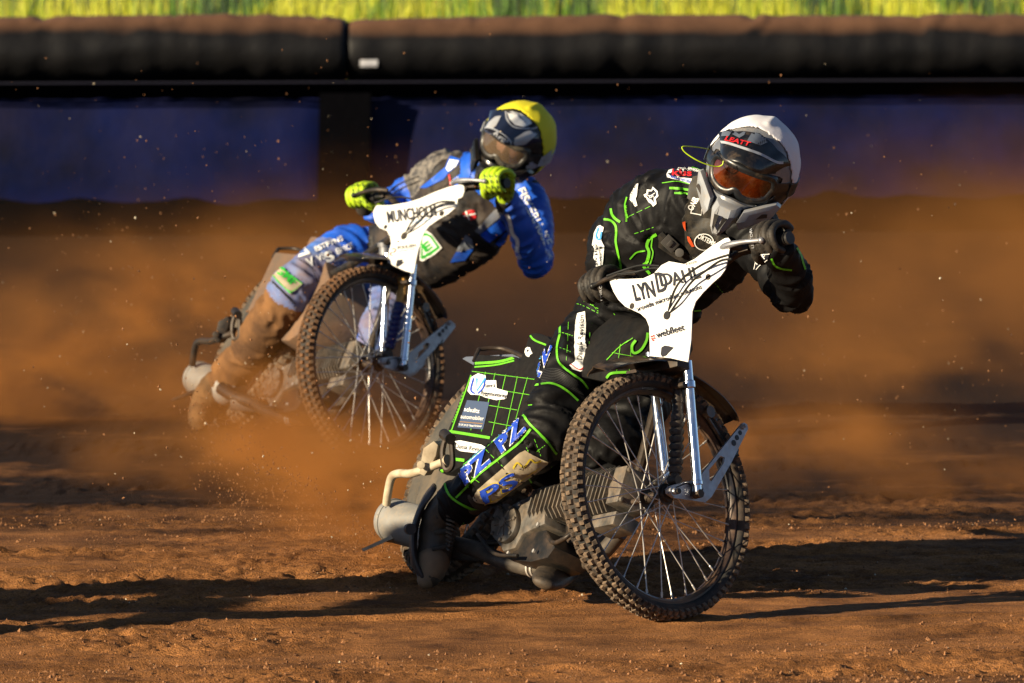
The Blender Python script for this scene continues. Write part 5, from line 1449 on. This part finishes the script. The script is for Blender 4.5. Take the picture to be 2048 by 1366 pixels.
def cls2(p):
    best = (9, 0, 0)
    for k, pts in enumerate(S2g):
        for i in range(len(pts) - 1):
            d = pts[i + 1] - pts[i]; t = max(0, min(1, (p - pts[i]).dot(d) / d.length_squared)); e = (p - pts[i] - d * t).length - ch2[k][i][3][0] * .8 if isinstance(ch2[k][i][3], tuple) else (p - pts[i] - d * t).length - ch2[k][i][3] * .8
            if e < best[0]: best = (e, k, i + t)
    _, k, t = best
    jit = .25 * noise.noise(p * 7)
    if k == 0: return 1 if t + jit < 4.6 else 0
    if k == 1: return 4 if t + jit < 2.1 else 0
    if k == 2 and t + jit < 1.0: return 1
    if k == 3: return 0 if t + jit < 1.7 else (2 if t + jit * 2 < 3.6 else 3)
    return 2 if k == 4 else 0
suit2 = make_suit(rid2, ch2, .0085, [suitb, suit2k, suitbd, muddy, camo], .0088, 5, cls2)
h2M = frame_M(P(1036, 281, D + .42), RGT * -.46 - UPV * .26 - FWD * .85, RGT * .52 + UPV * .84)
make_body(rid2, ch2, h2M, P(990, 345, D + .60))
hel2, cov2, pk2, gg2, ln2 = make_helmet(rid2, h2M, shelld, yellcl, mat('navy_peak', (.014, .02, .045), .3, coat=.5), mat('scuffed_goggle_frame', (.018, .017, .016), .35, dust=.6, dustc=(.25, .22, .16), dscale=14, dcut=.58), lens_c, bellow, greyp, shelld, peak_len=.095)
gR2 = make_hand('glove', rid2, hr2, -F2n, (MF2.to_3x3() @ PF), S2, hr2 + (P(748, 428, D + .66) - hr2).normalized() * .085, gl_y, .034, 1.02)
gL2 = make_hand('glove', rid2, hl2, F2n, (MF2.to_3x3() @ PF), S2, P(1010, 398, D + .05), gl_y, .036, 1.04)
for g_, ex in ((gR2, 1), (gL2, 1)):
    T = bvh([g_[0]]); mb = MB(); c = g_[0].bound_box; cen = sum((Vector(v) for v in c), Vector()) / 8; dc = cen - CAM; sx = 1024 + FPX * dc.dot(RGT) / dc.dot(FWD); sy = 683 - FPX * dc.dot(UPV) / dc.dot(FWD)
    for i in range(-2, 3):
        for j in range(-2, 3):
            x, y = sx + i * 11 + j * 2, sy + j * 11; lay_line(mb, [(x - 1, y - 4), (x + 1, y + 4)], 1.6, T, .0015, 0, smooth=False); lay_line(mb, [(x + 1, y - 1), (x + 7, y + 2)], 1.2, T, .0015, 0, smooth=False)
    prints('printed_marks', mb, kprint, g_[0], gap=60)
bt2 = boot(rid2, [(432, 775, D + 1.11, .064), (415, 800, D + 1.12, .058), (404, 825, D + 1.08, .050), (400, 840, D + 1.02, .042)], None, bootmud)
bt2b = boot(rid2, [(745, 680, D + .62, .058), (738, 705, D + .62, .056), (728, 722, D + .55, .046), (720, 728, D + .48, .036)], None, suitb)
# prints
T = bvh([suit2]); mb = MB(); f4 = lambda a, b: z4([(a, b)])[0]; f5 = lambda a, b: z5([(a, b)])[0]
# 0 white 1 blue 2 black 3 red 4 grey 5 green 6 cream 7 camouflage
lay_text(mb, 'FISKERHUSE', f4(1245, 640), f4(1430, 1010), 18, T, .004, 0, .02, 0); lay_line(mb, z4([(1175, 790), (1200, 850), (1215, 920), (1245, 960), (1250, 1000), (1248, 1050), (1268, 1090)]), 7, T, .003, 0); lay_text(mb, 'DK', f4(1432, 1040), f4(1460, 1095), 8, T, .004, 0, .0)
lay_poly(mb, z4([(965, 905), (1100, 760), (1165, 750), (1160, 790), (1000, 925)]), T, .003, 4); lay_poly(mb, z4([(1000, 930), (1165, 800), (1170, 900), (1060, 985)]), T, .003, 1); lay_poly(mb, z4([(840, 1040), (905, 930), (945, 960), (960, 1015), (870, 1050)]), T, .003, 4); lay_poly(mb, z4([(800, 1115), (840, 1045), (960, 1020), (900, 1100)]), T, .003, 1)
lay_poly(mb, z4([(1100, 990), (1180, 900), (1200, 1000), (1150, 1030)]), T, .003, 1)
lay_poly(mb, z4([(880, 790), (920, 770), (960, 765), (975, 815), (945, 835), (900, 815)]), T, .003, 3); lay_line(mb, z4([(905, 775), (930, 830)]), 3, T, .004, 0); lay_line(mb, z4([(890, 805), (970, 790)]), 3, T, .004, 0)
lay_poly(mb, z4([(770, 480), (800, 405), (870, 430), (850, 470), (790, 520), (760, 560), (640, 620), (600, 620)]), T, .003, 1); lay_poly(mb, z4([(800, 430), (860, 440), (840, 475), (790, 510), (775, 490)]), T, .004, 0)
lay_poly(mb, z4([(820, 560), (950, 470), (930, 560), (870, 600), (830, 610)]), T, .003, 1); lay_text(mb, 'KLEMMES', f4(810, 600), f4(870, 565), 8, T, .004, 0, .0); lay_poly(mb, z4([(640, 640), (760, 570), (790, 590), (700, 640)]), T, .003, 2)
lay_poly(mb, z4([(890, 355), (910, 335), (955, 330), (968, 350), (950, 375), (905, 375)]), T, .003, 5); lay_line(mb, z4([(905, 355), (925, 345)]), 3, T, .004, 0); lay_line(mb, z4([(795, 530), (805, 600)]), 3, T, .003, 3); lay_line(mb, z4([(905, 600), (925, 630)]), 3, T, .003, 3)
lay_line(mb, z4([(350, 690), (450, 600), (590, 540)]), 2, T, .003, 2); lay_line(mb, z4([(385, 690), (470, 625), (600, 570)]), 2, T, .003, 2)
lay_poly(mb, z4([(640, 900), (680, 925), (748, 1015), (700, 1060), (620, 1105), (600, 1100), (600, 920)]), T, .004, 0); lay_poly(mb, z4([(645, 915), (680, 935), (735, 1013), (690, 1052), (620, 1092), (608, 1090), (608, 930)]), T, .005, 5); lay_poly(mb, z4([(650, 935), (672, 945), (715, 1010), (670, 1040), (620, 1070), (618, 940)]), T, .006, 0); lay_text(mb, 'E', f4(640, 1045), f4(690, 1010), 17, T, .007, 5, .04)
lay_text(mb, 'V', f5(878, 240), f5(900, 160), 20, T, .004, 0, .03); lay_text(mb, 'ESTFYNS', f5(925, 190), f5(1090, 120), 10, T, .004, 0, .03); lay_text(mb, 'V', f5(880, 282), f5(925, 262), 18, T, .004, 0, .03); lay_text(mb, 'VS', f5(940, 250), f5(985, 228), 13, T, .004, 0, .02); lay_text(mb, 'S', f5(990, 255), f5(1040, 230), 20, T, .004, 0, .04); lay_text(mb, 'ERVICE', f5(1052, 205), f5(1150, 165), 12, T, .004, 0, .03)
lay_poly(mb, z5([(645, 310), (690, 265), (850, 380), (775, 438)]), T, .004, 6); lay_text(mb, 'GMF', f5(685, 305), f5(790, 395), 16, T, .006, 5, .03); lay_line(mb, z5([(650, 312), (775, 432)]), 2, T, .006, 5); lay_line(mb, z5([(695, 272), (842, 380), (775, 432)]), 2, T, .006, 5, smooth=False)
lay_line(mb, z5([(625, 325), (700, 400), (800, 500)]), 3, T, .003, 2); lay_line(mb, z5([(800, 215), (900, 290), (935, 370)]), 1.5, T, .003, 2)
lay_poly(mb, z5([(1150, 285), (1175, 268), (1240, 290), (1235, 315), (1160, 310)]), T, .004, 0); lay_text(mb, 'Tekno', f5(1170, 308), f5(1235, 312), 6, T, .005, 2, .01)
prints('sponsor_patches', mb, [wprint, suitb, suit2k, rprint, midgrey, gprint, tanprint, camo], suit2)
T = bvh([pk2, hel2]); mb = MB()
lay_poly(mb, z4([(1180, 115), (1215, 110), (1270, 125), (1330, 165), (1345, 190), (1290, 215), (1230, 200), (1195, 160)]), T, .002, 0); lay_line(mb, z4([(1170, 110), (1180, 165), (1230, 215), (1340, 225), (1380, 215)]), 3, T, .002, 1)
lay_poly(mb, z4([(1060, 180), (1100, 145), (1140, 140), (1110, 200), (1070, 240), (1020, 245)]), T, .002, 1); lay_poly(mb, z4([(1300, 245), (1350, 235), (1380, 260), (1300, 330), (1220, 340), (1230, 290)]), T, .002, 1); lay_poly(mb, z4([(1000, 260), (1060, 290), (1110, 320), (1080, 335), (1000, 290)]), T, .002, 0)
A = [f4(1112 + 92 * cos(t) - 0 * sin(t), 278 + 38 * sin(t) + 45 * cos(t)) for t in np.linspace(0, 2 * pi, 30)]; lay_poly(mb, A[:-1], T, .003, 2); lay_line(mb, A, 2.4, T, .004, 1, smooth=False); lay_text(mb, 'Arai', f4(1062, 272), f4(1170, 330), 14, T, .005, 1, .04, .2)
prints('printed_marks', mb, [wprint, greyp, kprint], hel2, gap=60)
T = bvh([hel2]); mb = MB(); lay_line(mb, z4([(955, 470), (990, 500), (1010, 530), (1030, 545)]), 3, T, .003, 0); lay_poly(mb, z4([(1300, 460), (1400, 425), (1480, 360), (1460, 420), (1400, 470), (1310, 505)]), bvh([hel2, cov2]), .004, 1); prints('printed_marks', mb, [wprint, greyp], hel2)
# ================================================================== third outfit, just outside the frame on the left; its shadow lies across the track
def copy_tree(o, parent, off):
    c = o.copy(); COL.objects.link(c)
    if parent is None: c.location = Vector(o.location) + off
    else: c.parent = parent
    for ch in list(o.children): copy_tree(ch, c, off)
    return c
OFF3 = Vector((-3.62, -2.14, 0))
for r_, lb in ((root1, 'leading motorcycle left of the frame, its shadow lying across the foreground dirt'), (ridr, 'leading rider left of the frame, casting the long foreground shadow')):
    c3 = copy_tree(r_, None, OFF3); c3['label'] = lb
    c4 = copy_tree(r_, None, OFF3 + Vector((-1.50, -.78, 0))); c4['label'] = lb.replace('leading', 'added outermost').replace('left of the frame', 'far left of the frame')  # fourth outfit, unseen, added to fill gaps in the foreground shadow

# ================================================================== flying dust
DC = (.52, .215, .055)
def dust_mat(step):
    m = bpy.data.materials.new('airborne_dust'); m.use_nodes = True
    N, L = m.node_tree.nodes, m.node_tree.links; N.clear()
    out = N.new('ShaderNodeOutputMaterial'); pv = N.new('ShaderNodeVolumePrincipled'); L.new(pv.outputs[0], out.inputs['Volume'])
    pv.inputs['Color'].default_value = (*DC, 1); pv.inputs['Anisotropy'].default_value = .0
    pv.inputs['Density'].default_value = 1.0
    m.cycles.volume_step_rate = step
    return m
def dust(name, lo, hi, res, blobs, nscale, stretch, nlo, nhi, step=1.0, sheet=None, edge=.25):
    """density field sampled into a voxel grid inside the box lo-hi"""
    g = bpy.data.node_groups.new(name, 'GeometryNodeTree')
    g.interface.new_socket('Geometry', in_out='OUTPUT', socket_type='NodeSocketGeometry')
    N, L = g.nodes, g.links
    go = N.new('NodeGroupOutput'); vc = N.new('GeometryNodeVolumeCube'); sm = N.new('GeometryNodeSetMaterial')
    pos = N.new('GeometryNodeInputPosition').outputs[0]
    def M_(op, a, b=None):
        n = N.new('ShaderNodeMath'); n.operation = op
        for i, v in enumerate((a, b)):
            if v is None: continue
            if isinstance(v, (int, float)): n.inputs[i].default_value = v
            else: L.new(v, n.inputs[i])
        return n.outputs[0]
    nz = N.new('ShaderNodeTexNoise'); nz.inputs['Scale'].default_value = nscale; nz.inputs['Detail'].default_value = 5; nz.inputs['Roughness'].default_value = .6; nz.inputs['Distortion'].default_value = .5
    vr = N.new('ShaderNodeVectorRotate'); vr.rotation_type = 'Y_AXIS'; vr.inputs['Angle'].default_value = -.22; L.new(pos, vr.inputs[0])
    vm = N.new('ShaderNodeVectorMath'); vm.operation = 'MULTIPLY'; L.new(vr.outputs[0], vm.inputs[0]); vm.inputs[1].default_value = stretch
    L.new(vm.outputs[0], nz.inputs['Vector'])
    mr = N.new('ShaderNodeMapRange'); mr.inputs[1].default_value = nlo; mr.inputs[2].default_value = nhi; L.new(nz.outputs[0], mr.inputs[0])
    tot = None
    for c, s, amp in blobs:
        a = N.new('ShaderNodeVectorMath'); a.operation = 'SUBTRACT'; L.new(pos, a.inputs[0]); a.inputs[1].default_value = c
        b = N.new('ShaderNodeVectorMath'); b.operation = 'DIVIDE'; L.new(a.outputs[0], b.inputs[0]); b.inputs[1].default_value = s
        d = N.new('ShaderNodeVectorMath'); d.operation = 'DOT_PRODUCT'; L.new(b.outputs[0], d.inputs[0]); L.new(b.outputs[0], d.inputs[1])
        e = M_('MULTIPLY', M_('EXPONENT', M_('MULTIPLY', d.outputs['Value'], -1.)), amp)
        tot = e if tot is None else M_('ADD', tot, e)
    sp = N.new('ShaderNodeSeparateXYZ'); L.new(pos, sp.inputs[0])
    if sheet:
        amp, h0, hx = sheet
        h = M_('MAXIMUM', M_('ADD', M_('MULTIPLY', sp.outputs[0], hx), h0), .12)
        e = M_('MULTIPLY', M_('EXPONENT', M_('MULTIPLY', M_('POWER', M_('DIVIDE', M_('MAXIMUM', sp.outputs[2], 0.), h), 2.0), -1.)), amp)
        tot = e if tot is None else M_('ADD', tot, e)
    # fade towards the sides of the box
    for k in (0, 1):
        for v, sg in ((lo[k], 1), (hi[k], -1)):
            r = N.new('ShaderNodeMapRange'); L.new(sp.outputs[k], r.inputs[0]); r.inputs[1].default_value = v; r.inputs[2].default_value = v + sg * edge * (hi[k] - lo[k]) * .5
            tot = M_('MULTIPLY', tot, r.outputs[0])
    den = M_('MAXIMUM', M_('SUBTRACT', M_('MULTIPLY', tot, mr.outputs[0]), .004), 0.)
    L.new(den, vc.inputs['Density']); vc.inputs['Min'].default_value = lo; vc.inputs['Max'].default_value = hi
    for k, ax in enumerate('XYZ'): vc.inputs['Resolution ' + ax].default_value = res[k]
    sm.inputs['Material'].default_value = dust_mat(step)
    L.new(vc.outputs[0], sm.inputs[0]); L.new(sm.outputs[0], go.inputs[0])
    mb = MB(); l_, h_ = Vector(lo), Vector(hi); c = (l_ + h_) / 2; h = (h_ - l_) / 2
    mb.box(c, (h.x, 0, 0), (0, h.y, 0), (0, 0, h.z))
    o = obj(name, mb, sm.inputs['Material'].default_value, smooth=0)
    md = o.modifiers.new('density', 'NODES'); md.node_group = g
    return tag(o, kind='stuff')
T_ = tuple
dust('dust_haze', (-6.5, 7.4, .0), (7.5, 20.5, 1.5), (170, 90, 70), [
    (tuple(P(2020, 560, 11)), (.75, 3.0, .42), .40), (tuple(P(1500, 560, 12)), (.8, 2.0, .25), .10), (tuple(P(560, 500, 9.5)), (.55, 1.5, .13), .7), (tuple(P(900, 420, 12)), (.8, 2.0, .22), .14),
    (tuple(P(100, 640, 10)), (.7, 2.0, .16), .35), (tuple(P(1900, 760, 9)), (.7, 1.5, .12), .4)], 1.3, (1., .8, 1.5), .44, .66, 2.0, sheet=(.05, .40, .05))
dust('dust_plume', (-3.2, 3.2, .0), (3.6, 8.3, 1.35), (210, 100, 90), [
    (tuple(P(540, 915, 4.6)), (.42, .6, .11), 3.2), (tuple(P(545, 800, 6.25)), (.26, .22, .09), 2.6), (tuple(P(200, 850, 7.5)), (.5, .35, .13), 3.0), (tuple(P(30, 760, 7.2)), (.5, .6, .16), 2.4), (tuple(P(430, 560, 7.6)), (.40, .30, .17), 3.6),
    (tuple(P(240, 650, 7.6)), (.42, .30, .14), 3.0), (tuple(P(760, 930, 4.4)), (.40, .6, .08), 2.4), (tuple(P(1640, 870, 4.4)), (.34, .7, .07), 2.6), (tuple(P(1930, 960, 4.2)), (.45, .8, .05), 2.0), (tuple(P(1750, 720, 5.5)), (.6, .8, .10), .8)], 2.7, (.9, .9, 1.6), .46, .62, 2.0, sheet=(.05, .16, .02))
dust('dust_plume', (-1.75, 1.32, .0), (.6, 3.15, 1.0), (170, 100, 90), [
    (tuple(P(700, 1000, 1.9)), (.20, .42, .10), 6.0), (tuple(P(590, 900, 2.4)), (.26, .42, .10), 4.0), (tuple(P(790, 1110, 1.32)), (.12, .22, .05), 7.0), (tuple(P(480, 790, 2.7)), (.30, .4, .10), 1.8)], 5., (.85, .85, 1.5), .45, .60, 2.0, edge=.15)

# grit thrown up by the wheels
rs = np.random.RandomState(21); mb = MB()
def fling(n, x0, y0, sx, sy, Ya, Yb, r0, r1):
    for _ in range(n):
        p = P(x0 + rs.randn() * sx, y0 + rs.randn() * sy, Ya + (Yb - Ya) * rs.rand())
        if p.z > .01: chunk(mb, p, r0 + (r1 - r0) * rs.rand() ** 3, rs, 1 if rs.rand() < .15 else 0)
fling(900, 620, 850, 260, 190, 1.5, 6.5, .0012, .0055)
fling(700, 350, 650, 260, 200, 5, 9, .0014, .0048)
fling(500, 1700, 750, 260, 230, 2, 9, .0014, .006)
fling(260, 1000, 350, 600, 160, 4, 12, .0014, .0048)
fling(300, 780, 1050, 110, 80, 1.0, 2.4, .001, .0045)
for k in range(3200):      # the spray leaving the rear tyre in streaks
    t = rs.rand() ** .7; a = (rs.randint(9) / 8. + rs.randn() * .05)
    p = P(800 - t * (330 + 120 * a), 1110 - t * (60 + 330 * a) + 60 * t * t, 1.3 + 1.6 * t)
    if p.z > .006: chunk(mb, p + Vector(rs.randn(3)) * .03 * t, .0008 + .0032 * rs.rand() ** 3, rs, 0)

tag(obj('flying_grit', mb, [crumb, stone], smooth=0), kind='stuff')
